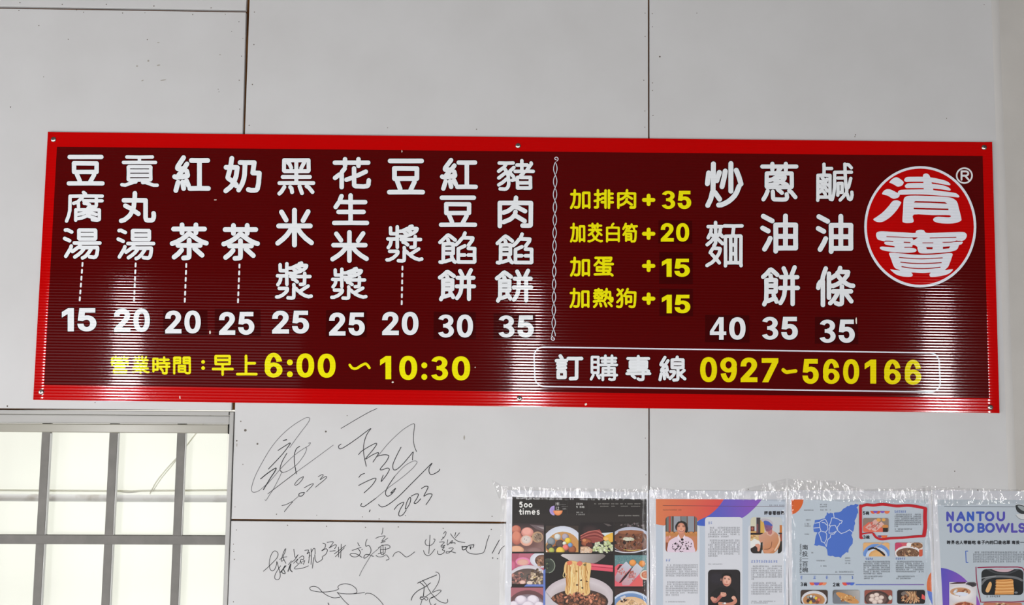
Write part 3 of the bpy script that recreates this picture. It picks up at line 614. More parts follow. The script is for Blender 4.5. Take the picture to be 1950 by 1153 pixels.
    def latin(self, ch, x0, y0, x1, y1, w, col, rot=None):
        O = ell(.5, .5, .5, .5, 0, 360, 22)
        D = {'N': [[(0, 1), (0, 0), (1, 1), (1, 0)]], 'A': [[(0, 1), (.5, 0), (1, 1)], [(.18, .66), (.82, .66)]],
             'T': [[(0, 0), (1, 0)], [(.5, 0), (.5, 1)]], 'O': [O], 'o': [O], '0': [O],
             'U': [[(0, 0)] + ell(.5, .62, .5, .38, 180, 0, 12) + [(1, 0)]],
             '1': [[(0, .2), (1, 0), (1, 1)]], 'L': [[(0, 0), (0, 1), (1, 1)]],
             'B': [[(0, 0), (0, 1)], [(0, 0), (.5, 0)] + ell(.5, .24, .42, .24, -90, 90, 10) + [(0, .48)], [(0, .48), (.5, .48)] + ell(.52, .74, .48, .26, -90, 90, 10) + [(0, 1)]],
             'W': [[(0, 0), (.26, 1), (.5, .12), (.74, 1), (1, 0)]],
             'S': [ell(.5, .25, .46, .25, -25, -270, 14)[:15] + ell(.5, .75, .5, .25, -90, 155, 14)],
             'R': [[(0, 1), (0, 0), (.55, 0)] + ell(.6, .26, .36, .26, -90, 90, 8) + [(0, .52)], [(.5, .52), (1, 1)]],
             't': [[(.45, 0), (.45, .8), (.6, 1), (1, .97)], [(0, .33), (1, .33)]],
             'i': [[(.5, .36), (.5, 1)], [(.5, .04), (.5, .06)]],
             'm': [[(0, .34), (0, 1)], [(0, .55)] + ell(.25, .55, .25, .2, 180, 360, 8) + [(.5, 1)], [(.5, .55)] + ell(.75, .55, .25, .2, 180, 360, 8) + [(1, 1)]],
             'e': [[(.04, .68), (.96, .62)] + ell(.5, .67, .46, .33, -10, -310, 18)],
             's': [ell(.5, .51, .42, .17, -25, -270, 10) + ell(.5, .84, .46, .16, -90, 155, 10)],
             '5': [[(.9, 0), (.16, 0), (.08, .42)] + ell(.45, .66, .47, .34, -125, 145, 16)]}
        for q in D[ch]:
            if rot: P = [(x1 - y * (x1 - x0), y0 + x * (y1 - y0)) for x, y in q]      # reads downwards
            else: P = [(x0 + x * (x1 - x0), y0 + y * (y1 - y0)) for x, y in q]
            self.stroke(P, w, col)
    def marks(self, x0, y0, x1, n, pitch, h, col, seed=0, short=0.0, dens=0.9, skew=0.0):
        """lines of print too small to read: rows of tiny broken strokes"""
        rnd = random.Random(seed * 7 + int(x0 * 13 + y0))
        c = self.col(col)
        T, T2 = [], []
        for r in range(n):
            y = y0 + r * pitch
            xe = x1 if r < n - 1 else x0 + (x1 - x0) * (1 - short)
            x = x0 + (h if r == 0 and n > 2 else 0)
            while x < xe - h * .5:
                if rnd.random() < dens:
                    for k in range(3):
                        yy = y - h * .42 + k * h * .42 + rnd.uniform(-.08, .08) * h
                        a, b = x + rnd.uniform(0, .25) * h, x + h * rnd.uniform(.6, .9)
                        t = h * .085
                        sk = (x - x0) * skew
                        T.append([(a, yy - t + sk, c), (b, yy - t + sk, c), (b, yy + t + sk, c), (a, yy + t + sk, c)])
                    q = x + rnd.uniform(.2, .7) * h
                    T2.append([(q - h * .06, y - h * .45 + sk, c), (q + h * .06, y - h * .45 + sk, c), (q + h * .06, y + h * .45 + sk, c), (q - h * .06, y + h * .45 + sk, c)])
                x += h * 1.02
        self.tris(T)
        self.tris(T2)
    def build(self, name, mat, parent, Y):
        """link the print as one mesh lying on the plane y = Y"""
        V = []
        for px, py, l in self.v:
            p = W(px, py, Y)
            V.append((p.x, Y - l * 4e-6, p.z))
        F = []
        cols = []
        k = 0
        for f in self.f:
            # face the room (-y)
            a, b, c = (V[f[0]], V[f[1]], V[f[2]])
            ny = (b[2] - a[2]) * (c[0] - a[0]) - (b[0] - a[0]) * (c[2] - a[2])
            cc = self.c[k:k + len(f)]
            k += len(f)
            if ny > 0: f = f[::-1]; cc = cc[::-1]
            F.append(f); cols += cc
        o = mesh(name, V, F, mat, parent, colors=cols)
        return o

def rrect(x0, y0, x1, y1, r, n=4):
    P = []
    for cx, cy, a in ((x1 - r, y0 + r, -90), (x1 - r, y1 - r, 0), (x0 + r, y1 - r, 90), (x0 + r, y0 + r, 180)):
        P += ell(cx, cy, r, r, a, a + 90, n)
    return P

# ================================================================== the setting
z_floor, z_ceil = 0.0, 3.45
fl = mesh('floor', *box(-4.5, 4.5, -6.6, 3.5, -0.06, 0.0), M_floor); tag(fl, kind='structure')
ce = mesh('ceiling', *box(-4.5, 4.5, -6.6, 0.10, z_ceil, z_ceil + 0.05), M_ceil); tag(ce, kind='structure')

L_, R_, T_ = -2400, 3900, -700
FL = 2000                                              # a row of the photo's grid just under the floor line
wall = mesh('wall_back', *join([
    prism([(L_, T_), (R_, T_), (R_, 781), (L_, 781)], 0.0125, 0.045),
    prism([(446, 781), (R_, 781), (R_, FL - 15), (410, FL - 15)], 0.0125, 0.045),
    prism([(L_, 781), (-505, 781), (-505, 1500), (L_, 1500)], 0.0125, 0.045),
    prism([(L_, 1500), (415, 1500), (405, FL - 15), (L_, FL - 15)], 0.0125, 0.045)]), M_stud)
tag(wall, kind='structure')

def panel(quad):
    o = mesh('panel', *prism(quad, 0.0, 0.0120), M_board, wall)
    return bevelled(o, 0.0012, 2)
pA = panel([(L_, T_), (494, T_), (469.2, 0), (468.4, 19.4), (0, 12.0), (L_, -25)])
pB = panel([(L_, -21), (0, 16.0), (468.3, 23.2), (462.0, 255), (441.2, 770), (440.8, 781.8), (0, 778.3), (-506, 774), (L_, 772)])
pC = panel([(502, T_), (1233, T_), (1234, 0), (1235, 700), (1235.2, 997.5), (963, 994.6), (440.5, 989.0), (447.6, 770), (466.2, 255), (475.2, 0)])
XR = W(1906, 300, 0).x                                # a skim-coated joint closes the right end of this panel
def at_x(x, py):
    lo_, hi_ = 1500.0, 2600.0
    for _ in range(40):
        m_ = (lo_ + hi_) / 2
        if W(m_, py, 0).x < x: lo_ = m_
        else: hi_ = m_
    return (lo_, py)
pD = panel([(1236.2, T_), at_x(XR - .002, T_), at_x(XR - .002, FL - 16), (1239, FL - 16), (1237.4, 935), (1237, 0)])
pG = mesh('panel', *prism([at_x(XR + .002, T_), (R_, T_), (R_, FL - 16), at_x(XR + .002, FL - 16)], 0.0, 0.0120), M_plaster, wall)
pE = panel([(440.2, 992.6), (963, 998.2), (1235.2, 1001.2), (1236.5, FL - 16), (411, FL - 16), (433.8, 1153)])
pF = panel([(L_, 1504), (414, 1504), (404, FL - 16), (L_, FL - 16)])

pH = panel([(L_, 776), (-506, 776), (-506, 1500), (L_, 1500)])

# nails along the panel joints: tiny rusty heads
def discs(pts, Y):
    V, F = [], []
    for px, py, r in pts:
        k = len(V)
        p = W(px, py, Y)
        s = r * 0.00134
        V.append((p.x, Y - 0.0006, p.z))
        for i in range(8):
            a = 2 * math.pi * i / 8
            V.append((p.x + s * math.cos(a), Y + 0.0001, p.z + s * math.sin(a)))
        for i in range(8): F.append((k, k + 1 + i, k + 1 + (i + 1) % 8))
    return V, F
def nails(parent, pts):
    o = mesh('nail_heads', *discs(pts, 0.0), M_nail, parent)
    tag(o, kind='stuff')
nails(pA, [(38, 5, 1.4), (118.5, 8.5, 1.4), (202.5, 8.3, 1.4), (293, 11.5, 1.6), (402, 15, 1.3)])
nails(pB, [(36, 20, 1.3), (146, 19, 1.2), (159, 23.4, 1.2), (233.5, 24.8, 1.3), (276, 24.5, .9), (367, 27.7, 1.3), (429, 27.3, 1.1), (74, 48.7, 1.4), (130, 75, 1.2),
           (280.5, 75.5, 1.2), (455, 41.5, 1.2), (462.5, 73, 1.0), (460, 107, 1.2), (455.5, 153, 1.3), (415.5, 170, 1.0), (417, 175, .9), (456.5, 208, 1.2), (83, 146.5, 1.0), (20, 204, 1.4),
           (441, 60, .9), (14, 774, 1.8), (181, 767, 1.2)])
nails(pC, [(484.5, 23, 1.3), (483.5, 85, 1.5), (480.5, 161, 1.4), (474.5, 239, 1.4), (458.5, 803, 1.5), (467.2, 820, 3.0), (490.3, 846, 2.2), (450.8, 840, 1.8), (620.5, 822.3, 2.2), (462.5, 885, 1.1),
           (447.6, 966, 1.0), (526.5, 980, 1.3), (603, 982, .9), (690, 985, 1.0), (722, 989, 1.2), (772, 982.5, 1.0), (937, 984, 1.2), (884, 834, 1.0), (661, 792, 1.1),
           (1228.5, 25, 1.0), (1228.5, 69.5, 1.2), (1226, 153, 1.2), (1228, 211.5, 1.1), (1228, 242.5, 1.1), (738, 243.5, 1.0), (907.5, 246.3, 1.3), (1229, 835, 1.0), (1230, 905, 1.0)])
nails(pE, [(547.5, 1001, 1.4), (622, 1003, 1.3), (696, 1005, 1.3), (758.5, 1004.3, 1.4), (844, 1007, 1.2), (935.5, 1009, 1.3), (450, 1010, 1.1), (444.5, 1037, 1.1), (445, 1051, 1.2), (446.3, 1066, 1.3), (444.5, 1147, 1.2)])
nails(pD, [(1242, 26, 1.1), (1242.3, 51, 1.1), (1256.5, 108, 2.0), (1242.5, 158, 1.2), (1242.5, 172.5, 1.1), (1243.5, 220, 1.3), (1327, 25, 1.0), (1371.5, 229, .9), (1629, 257, 1.4), (1628, 260.5, 1.2),
           (1874, 9, 1.0), (1802.5, 225.5, 1.0), (1425, 932.5, 1.2), (1578.5, 925.7, 1.2), (1826, 928, 1.3), (1862, 934, 1.6), (1818, 898, 1.3)])
def smudges(parent, pts):
    V, F = [], []
    for px, py, w, h, a in pts:
        k = len(V)
        p = W(px, py, 0)
        ca, sa = math.cos(a), math.sin(a)
        for i in range(10):
            t = 2 * math.pi * i / 10
            x, z = w * .00067 * math.cos(t), h * .00067 * math.sin(t)
            V.append((p.x + x * ca - z * sa, -0.00025, p.z + x * sa + z * ca))
        F.append(tuple(range(k, k + 10)))
    o = mesh('smudges', V, F, M_stain, parent); tag(o, kind='stuff')
smudges(pB, [(261, 126, 4, 3, 0), (282.5, 116, 4, 4, 0), (301.5, 81.5, 5, 1.6, .1), (302, 124.3, 7, 2.6, .2), (311, 152.7, 12, 2.2, .15), (271.5, 153.5, 5, 2, .4), (419, 104.3, 4, 1.6, .1)])
smudges(pC, [(884, 834, 3, 9, 0), (451, 848, 2, 7, 0)])

# the skim-coated joint: a low rounded strip of filler from floor to ceiling
def joint():
    prof = [(-.012, .0002), (-.009, -.0004), (-.004, -.0010), (.002, -.0011), (.006, -.0007), (.009, -.0001), (.0105, .0002)]
    V, F = [], []
    for py in (T_ + 10, FL - 20):
        z = W(1906, py, 0).z
        V += [(XR + dx, dy, z) for dx, dy in prof]
    n = len(prof)
    for i in range(n - 1): F.append((i, n + i, n + i + 1, i + 1))
    return V, F
pr = mesh('trim_1', *joint(), M_joint, smooth=True); tag(pr, kind='structure')

# ------------------------------------------------------------------ window with its grille
win = empty('window_1', W(215, 1100, 0.0)); tag(win, kind='structure')
WB = 1490                                             # lower edge, out of the picture
def bar_px(name, q, y0, y1, mat, bev=0.001, par=None):
    """a member whose front face (at depth y0) covers the pixel polygon q"""
    n = len(q)
    F = [W(px, py, y0) for px, py in q]
    v = [(p.x, y0, p.z) for p in F] + [(p.x, y1, p.z) for p in F]
    f = [tuple(range(n))[::-1], tuple(range(n, 2 * n))]
    for i in range(n):
        j = (i + 1) % n
        f.append((i, j, n + j, n + i))
    o = mesh(name, v, f, mat, par or win)
    return bevelled(o, bev, 2) if bev else o
LW = -500
bar_px('frame_head', [(LW, 777), (0, 781.0), (435.8, 784.4), (435.4, 791.6), (0, 788.6), (LW, 785)], -0.004, 0.060, M_frame)
bar_px('frame_head', [(LW, 785.5), (0, 789.2), (437.5, 792.4), (437.2, 808.2), (0, 806.0), (LW, 803)], 0.004, 0.060, M_frame, 0.003)
bar_px('sash_rail', [(LW, 804.5), (0, 807.2), (434.6, 809.2), (434.4, 826.3), (0, 823.2), (LW, 820)], 0.014, 0.046, M_sash, 0.002)
bar_px('track_gap', [(434.2, 808.5), (437.2, 808.6), (436.8, 827.5), (434.0, 827.0)], 0.012, 0.046, M_dark, 0)
jx = lambda y, a: a - 0.0345 * (y - 783)
bar_px('jamb', [(437.6, 785), (445.2, 785), (jx(1153, 445.4), 1153), (jx(WB, 445.4), WB), (jx(WB, 436.6), WB), (jx(1153, 436.6), 1153)], -0.003, 0.075, M_frame, 0.0015)
bar_px('jamb', [(LW - 5, 777), (LW + 8, 777), (LW + 8, 1498), (LW - 5, 1498)], -0.003, 0.075, M_frame, 0.0015)
bar_px('frame_sill', [(LW, 1476), (424, 1476), (423, 1498), (LW, 1498)], -0.004, 0.075, M_frame)
G0, G1 = 0.050, 0.064
def vbar(xa, xb, slope, ytop=806):
    f = lambda y, x: x + slope * (y - 824)
    bar_o = bar_px('grille_bar', [(f(ytop, xa), ytop), (f(ytop, xb), ytop), (f(WB, xb), WB), (f(WB, xa), WB)], G0, G1, M_bar, 0.0012)
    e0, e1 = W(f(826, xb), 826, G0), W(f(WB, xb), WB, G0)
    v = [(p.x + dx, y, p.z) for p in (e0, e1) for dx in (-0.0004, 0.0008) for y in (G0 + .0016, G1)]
    mesh('bar_lit_side', v, [(0, 1, 3, 2), (4, 6, 7, 5), (0, 4, 5, 1), (2, 3, 7, 6), (0, 2, 6, 4), (1, 5, 7, 3)], M_lit_side, bar_o)  # white slab added so the bar's right side looks brightly lit
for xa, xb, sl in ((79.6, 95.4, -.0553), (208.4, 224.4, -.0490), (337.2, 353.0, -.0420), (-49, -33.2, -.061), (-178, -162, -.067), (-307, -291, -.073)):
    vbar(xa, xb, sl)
bar_px('grille_rail', [(LW, 1015), (0, 1019.2), (430.5, 1021.0), (430, 1038.6), (0, 1036.8), (LW, 1033)], G0 - 0.0008, G1, M_bar, 0.0012)
glass = bpy.data.materials.new('window_glass')
glass.use_nodes = True
nt = glass.node_tree; nt.nodes.clear()
o_ = nt.nodes.new('ShaderNodeOutputMaterial'); t_ = nt.nodes.new('ShaderNodeBsdfTransparent'); g_ = nt.nodes.new('ShaderNodeBsdfGlossy'); m_ = nt.nodes.new('ShaderNodeMixShader'); fr = nt.nodes.new('ShaderNodeFresnel')
t_.inputs[0].default_value = (0.97, 0.985, 0.97, 1); g_.inputs['Roughness'].default_value = 0.32
fr.inputs[0].default_value = 1.35
nt.links.new(fr.outputs[0], m_.inputs[0]); nt.links.new(t_.outputs[0], m_.inputs[1]); nt.links.new(g_.outputs[0], m_.inputs[2]); nt.links.new(m_.outputs[0], o_.inputs[0])
bar_px('pane', [(LW, 818), (433, 824), (421, 1480), (LW, 1480)], 0.078, 0.082, glass, 0)

# ------------------------------------------------------------------ outside the window
def tarp_mat(name, c1, c2):
    m = bpy.data.materials.new(name)
    m.use_nodes = True
    nt = m.node_tree; nt.nodes.clear()
    o = nt.nodes.new('ShaderNodeOutputMaterial'); d = nt.nodes.new('ShaderNodeBsdfDiffuse'); t = nt.nodes.new('ShaderNodeBsdfTranslucent'); x = nt.nodes.new('ShaderNodeMixShader')
    tc = nt.nodes.new('ShaderNodeTexCoord'); n = nt.nodes.new('ShaderNodeTexNoise'); r = nt.nodes.new('ShaderNodeValToRGB')
    n.inputs['Scale'].default_value = 3.0; n.inputs['Detail'].default_value = 6
    r.color_ramp.elements[0].color, r.color_ramp.elements[1].color = (*c1, 1), (*c2, 1)
    nt.links.new(tc.outputs['Object'], n.inputs['Vector']); nt.links.new(n.outputs['Fac'], r.inputs[0])
    nt.links.new(r.outputs[0], d.inputs[0]); nt.links.new(r.outputs[0], t.inputs[0])
    x.inputs[0].default_value = 0.62
    nt.links.new(d.outputs[0], x.inputs[1]); nt.links.new(t.outputs[0], x.inputs[2]); nt.links.new(x.outputs[0], o.inputs[0])
    return m
M_tarp = tarp_mat('translucent_tarp', (0.88, 0.885, 0.835), (0.93, 0.93, 0.89))
M_fold = tarp_mat('tarp_fold_tint', (0.80, 0.80, 0.74), (0.86, 0.86, 0.80))  # shade of the tarp's folds, put into a darker colour on thin cords
TY = 1.30
def tarp_depth(x, z):
    d = 0.0
    # a few soft pulled folds running up to the right
    for (x0, z0, dx, dz, w, h) in ((-1.35, 1.35, .45, .62, .03, .016), (-1.9, 1.2, .5, .5, .10, .020), (-2.5, 1.5, .6, .5, .14, .025), (-1.25, .9, .8, .10, .09, .018), (-1.0, .7, .12, .7, .10, .018)):
        L = math.hypot(dx, dz)
        q = ((x - x0) * dz - (z - z0) * dx) / L
        d -= 0.45 * h * math.exp(-(q / w) ** 2)
    return d
NX, NZ = 90, 70
V, F = [], []
for j in range(NZ + 1):
    for i in range(NX + 1):
        x, z = -5.2 + 5.4 * i / NX, 0.0 + 3.4 * j / NZ
        V.append((x, TY + tarp_depth(x, z), z))
for j in range(NZ):
    for i in range(NX):
        a = j * (NX + 1) + i
        F.append((a, a + 1, a + NX + 2, a + NX + 1))
tp = mesh('tarpaulin', V, F, M_tarp, smooth=True, at=(-2.4, TY, 0.0))
tag(tp, 'sunlit white tarpaulin hung outside behind the window grille', 'tarpaulin')
def cord(pts, Y, r):
    P = []
    for px, py in pts:
        p = W(px, py, TY - .02)
        P.append((p.x, TY + tarp_depth(p.x, p.z) - Y, p.z))
    V, F = [], []
    for i, p in enumerate(P):
        a, b = Vector(P[max(0, i - 1)]), Vector(P[min(len(P) - 1, i + 1)])
        d = (b - a).normalized()
        s = d.cross(Vector((0, 1, 0))).normalized()
        t = s.cross(d)
        for k in range(6):
            q = 2 * math.pi * k / 6
            V.append(Vector(p) + (s * math.cos(q) + t * math.sin(q)) * r)
    for i in range(len(P) - 1):
        for k in range(6):
            F.append((i * 6 + k, i * 6 + (k + 1) % 6, i * 6 + 6 + (k + 1) % 6, i * 6 + 6 + k))
    return V, F
mesh('fold_line', *cord(smooth([(283, 942), (296, 918), (316, 893), (337, 870), (356, 846), (373, 824), (400, 790)], 4), 0.006, 0.0025), M_fold, tp)
mesh('fold_line', *cord(smooth([(288, 938), (305, 912), (325, 888), (336, 873)], 4), 0.006, 0.002), M_fold, tp)
mesh('fold_line', *cord([(-200, 933), (0, 934.5), (100, 935.5), (215, 936.5), (330, 935.5), (440, 934.5)], 0.004, 0.004), M_fold, tp)

PYD = 1.16
a, b = W(-600, 945.5, PYD), W(560, 951.0, PYD)
rad = (W(200, 956.4, PYD) - W(200, 942.4, PYD)).length / 2
d = (b - a).normalized(); s1 = Vector((0, 1, 0)); s2 = d.cross(s1)
V, F = [], []
for p in (a, b):
    for k in range(20):
        q = 2 * math.pi * k / 20
        V.append(p + (s1 * math.cos(q) + s2 * math.sin(q)) * rad)
for k in range(20): F.append((k, (k + 1) % 20, 20 + (k + 1) % 20, 20 + k))
F.append(tuple(range(20))); F.append(tuple(range(20, 40))[::-1])
pp = mesh('steel_pipe', V, F, M_pipe, at=tuple(a))
for p_ in pp.data.polygons: p_.use_smooth = len(p_.vertices) == 4
tag(pp, 'stained galvanised steel pipe running level behind the window grille', 'pipe')

# ------------------------------------------------------------------ handwriting on the panels
INK, FAINT = (52, 52, 54), (112, 112, 114)
def writing(name, parent, crop, strokes, label):
    P = Print(0.86).crop(*crop)
    s = crop[2]
    for col, w, pts in strokes:
        q = smooth(pts, 6) if len(pts) > 2 else pts
        P.stroke(q, w * s, col)
        P.lay -= 1
    o = P.build(name, M_ink, parent, -0.0004)
    tag(o, label)
    return o
A, B, C_ = 1.45, 1.15, 1.8
writing('signature', pC, (470, 770, 5.012), [
    (FAINT, B, [(410, 415), (500, 290), (580, 185), (600, 142), (585, 128), (545, 140), (440, 205), (330, 300), (230, 420), (140, 570), (75, 700), (45, 800), (50, 835), (75, 843), (120, 825), (190, 765)]),
    (INK, C_, [(348, 350), (380, 340)]),
    (INK, A, [(298, 443), (360, 403), (412, 372), (400, 400), (330, 490), (205, 622)]),
    (INK, A, [(382, 470), (340, 545), (318, 610), (322, 640), (345, 655)]),
    (FAINT, B, [(345, 655), (400, 635), (480, 575), (545, 490), (570, 430), (560, 412)]),
    (INK, A, [(505, 405), (475, 425), (455, 480), (455, 560), (472, 668)]),
    (FAINT, B, [(590, 375), (607, 370), (590, 398), (520, 440), (430, 510), (330, 610), (270, 680), (190, 770)]),
    (INK, C_, [(132, 715), (200, 660), (275, 612), (270, 640), (230, 700), (158, 818)]),
    (FAINT, B, [(330, 640), (325, 670), (260, 800), (215, 870), (185, 918), (173, 915)]),
    (INK, B, [(200, 858), (330, 760), (480, 645)]), (FAINT, B, [(480, 645), (680, 500), (825, 392)]),
    (INK, B, [(540, 693), (500, 715), (460, 760), (462, 775), (490, 765), (530, 720), (540, 693)]),
    (INK, B, [(682, 695), (715, 675), (728, 682), (700, 722), (745, 695), (762, 703), (710, 750), (655, 795)]),
    (INK, B, [(548, 800), (600, 772), (635, 765), (570, 838)]),
    (INK, A, [(550, 845), (510, 850), (495, 868), (505, 880), (530, 875), (550, 848)]),
    (INK, B, [(335, 970), (375, 960), (437, 932), (400, 975), (358, 1028)]), (FAINT, B, [(435, 932), (500, 875)])],
    'tall looping black marker signature dated slantwise')
writing('signature', pC, (620, 770, 5.012), [
    (INK, B, [(148, 233), (220, 190), (330, 125), (420, 75), (490, 43)]),
    (INK, A, [(148, 382), (125, 400), (127, 422), (145, 427), (190, 405), (300, 330), (428, 235), (400, 280), (375, 340), (362, 420), (368, 500), (388, 593), (380, 560)]),
    (INK, A, [(315, 483), (345, 450), (400, 415), (470, 378), (487, 385), (450, 440), (380, 525), (440, 490), (495, 465), (502, 478), (452, 555)]),
    (INK, A, [(490, 500), (540, 487), (590, 487), (603, 502), (575, 555), (522, 620), (540, 628), (590, 612), (608, 627), (580, 680), (530, 740), (550, 680)]),
    (FAINT, B, [(505, 490), (600, 375), (720, 260), (800, 205), (840, 187)]), (INK, B, [(840, 187), (850, 205), (840, 280), (838, 350), (850, 410), (868, 455)]),
    (INK, A, [(720, 412), (680, 490), (645, 570), (642, 610), (655, 630), (685, 620), (740, 570), (800, 500), (835, 458), (832, 490), (830, 535)]),
    (INK, A, [(345, 950), (335, 970), (350, 978), (375, 975), (480, 900)]), (FAINT, B, [(480, 900), (600, 800), (720, 710), (820, 625), (870, 565), (865, 545), (830, 548), (750, 595), (660, 690)]),
    (INK, A, [(660, 690), (600, 780), (573, 840), (580, 875), (605, 878), (640, 850), (668, 805), (625, 845), (628, 850), (655, 835)]),
    (INK, A, [(318, 700), (340, 675), (372, 663)]),
    (INK, A, [(315, 778), (400, 735), (465, 710), (480, 720), (440, 780), (368, 848)]),
    (INK, A, [(505, 960), (520, 975), (545, 982), (600, 960), (700, 880), (820, 760), (930, 650), (1015, 565), (990, 610), (988, 650), (1005, 673), (1040, 665), (1080, 640), (1090, 622)]),
    (INK, C_, [(418, 1028), (425, 1012)]),
    (INK, A, [(655, 1008), (690, 965), (740, 938), (742, 955), (710, 1010), (697, 1055), (710, 1070), (740, 1055), (770, 1010)]),
    (INK, A, [(760, 1000), (775, 940), (800, 895), (812, 900), (805, 945), (780, 990), (762, 1003)]),
    (INK, A, [(818, 880), (860, 860), (885, 862), (875, 895), (845, 945), (870, 945), (908, 905)]),
    (INK, A, [(915, 808), (950, 787), (978, 792), (960, 835), (938, 880), (975, 860), (1015, 862), (1000, 900), (958, 962)])],
    'jagged black marker signature with 2023 written below it')
writing('handwritten_line', pE, (490, 1000, 7.5375), [
    (INK, B, [(88, 668), (160, 605), (220, 545), (280, 480), (298, 420), (275, 385), (240, 380), (205, 420), (178, 500), (172, 580), (185, 640), (215, 663), (250, 640), (275, 570), (280, 530), (300, 600), (325, 690), (328, 745), (305, 785), (270, 788), (248, 760), (262, 705), (300, 640), (335, 590)]),
    (INK, B, [(320, 500), (370, 470), (425, 460)]), (INK, B, [(400, 345), (375, 400), (345, 500), (350, 525), (385, 500)]), (INK, B, [(410, 345), (395, 400), (370, 470), (410, 555)]),
    (INK, C_, [(330, 685), (410, 590)]), (INK, A, [(395, 590), (350, 680), (400, 700), (375, 640)]), (INK, C_, [(440, 670), (480, 560), (470, 640), (500, 675)]), (INK, B, [(445, 575), (490, 520)]),
    (INK, B, [(525, 350), (530, 400), (545, 470), (585, 430), (540, 500), (490, 540)]), (INK, B, [(520, 555), (585, 490), (560, 540), (590, 565), (530, 630), (620, 628), (690, 610), (735, 590)]),
    (INK, B, [(600, 480), (640, 450), (665, 460), (660, 500), (625, 500), (610, 560)]), (INK, B, [(620, 520), (640, 560)]), (INK, B, [(650, 530), (680, 515), (660, 570)]),
    (INK, B, [(680, 370), (735, 365), (715, 420), (750, 400), (735, 550)]), (INK, B, [(770, 345), (775, 430), (770, 570)]), (INK, B, [(775, 400), (800, 350), (825, 345), (830, 420)]), (INK, B, [(740, 470), (760, 440)]), (INK, B, [(810, 470), (790, 625)]), (INK, B, [(825, 430), (830, 500), (860, 540), (930, 500), (930, 460)]),
    (INK, B, [(940, 265), (975, 280), (970, 330), (925, 375), (985, 345), (1005, 370), (985, 420), (940, 455)]),
    (INK, B, [(1000, 255), (1060, 245), (1090, 252), (1060, 300), (1028, 335)]), (INK, B, [(1030, 335), (1110, 290), (1135, 300), (1110, 345)]), (INK, B, [(1040, 380), (1120, 375)]),
    (INK, B, [(1105, 420), (1270, 295)]), (INK, B, [(1120, 460), (1250, 330)]), (INK, B, [(1205, 280), (1195, 480)]), (INK, B, [(1165, 320), (1165, 465)]),
    (INK, B, [(1440, 258), (1465, 305)]), (INK, B, [(1360, 370), (1490, 325)]), (INK, B, [(1330, 430), (1350, 415), (1420, 420), (1505, 470)]), (INK, B, [(1330, 430), (1370, 460), (1440, 455), (1480, 400), (1450, 350)]), (INK, A, [(1505, 350), (1500, 360)]),
    (INK, B, [(1575, 210), (1555, 260), (1560, 310), (1600, 300), (1630, 350), (1620, 410), (1570, 465), (1530, 480), (1540, 440), (1580, 425), (1665, 455)]),
    (FAINT, B, [(1790, 290), (1720, 360), (1640, 430), (1570, 540), (1500, 660), (1465, 735)])],
    'first half of a handwritten Chinese line in thin black marker')
X4 = (720, 1000, 7.536)
writing('handwritten_line', pE, X4, [
    (INK, B, [(70, 45), (65, 100), (50, 140)]), (INK, B, [(-35, 195), (20, 172), (90, 160), (98, 172), (55, 235), (90, 225), (140, 190)]), (INK, A, [(40, 260), (100, 240)]),
    (INK, B, [(5, 330), (60, 300), (130, 290), (165, 305), (165, 335), (100, 355)]), (INK, B, [(40, 320), (35, 400), (60, 430), (100, 400), (105, 320)]), (INK, B, [(30, 360), (110, 350)]), (INK, B, [(0, 420), (60, 400)]), (INK, B, [(-30, 440), (0, 460), (60, 460), (95, 440), (120, 435), (155, 480), (150, 500), (115, 508)]), (INK, B, [(70, 290), (75, 430)]),
    (INK, B, [(212, 458), (240, 410), (295, 388), (340, 415), (400, 463), (460, 440), (525, 390)]),
    (INK, B, [(745, 150), (738, 250), (728, 415)]), (INK, B, [(690, 210), (675, 250), (690, 290), (735, 300), (780, 280), (810, 240), (815, 210), (795, 205)]), (INK, B, [(652, 372), (670, 420), (715, 445), (760, 420), (815, 348)]),
    (INK, B, [(940, 130), (960, 100), (975, 110), (960, 160), (905, 222)]), (INK, B, [(925, 180), (945, 190)]), (INK, B, [(1040, 130), (1080, 185), (1140, 235), (1245, 258)]), (INK, B, [(1115, 110), (1100, 165)]), (INK, B, [(1170, 115), (1110, 185)]),
    (INK, B, [(880, 250), (950, 250), (900, 310), (960, 295), (920, 330)]), (INK, B, [(1000, 215), (995, 290), (1060, 230), (1070, 245), (1040, 265), (1100, 260), (1105, 275)]),
    (INK, B, [(905, 330), (950, 325), (920, 360), (955, 375), (935, 410), (890, 428), (855, 415), (853, 375)]), (INK, B, [(1015, 340), (1065, 332), (1075, 350), (1020, 400), (980, 408), (985, 385), (1040, 385), (1112, 405)]),
    (INK, C_, [(1205, 310), (1215, 360), (1260, 345), (1270, 315), (1205, 320)]), (INK, A, [(1270, 330), (1300, 300), (1350, 290), (1375, 290), (1360, 330)]), (INK, A, [(1320, 315), (1325, 350), (1335, 315)]), (INK, B, [(1260, 340), (1280, 390), (1340, 418), (1430, 422), (1495, 408), (1530, 370), (1560, 250), (1593, 155)]),
    (INK, A, [(1740, 220), (1690, 310), (1637, 410)]), (INK, A, [(1815, 305), (1770, 340), (1728, 420)]), (INK, 2.2, [(1643, 478), (1647, 478)]), (INK, 2.0, [(1713, 487), (1717, 487)])],
    'second half of the handwritten Chinese line ending in two exclamation marks')
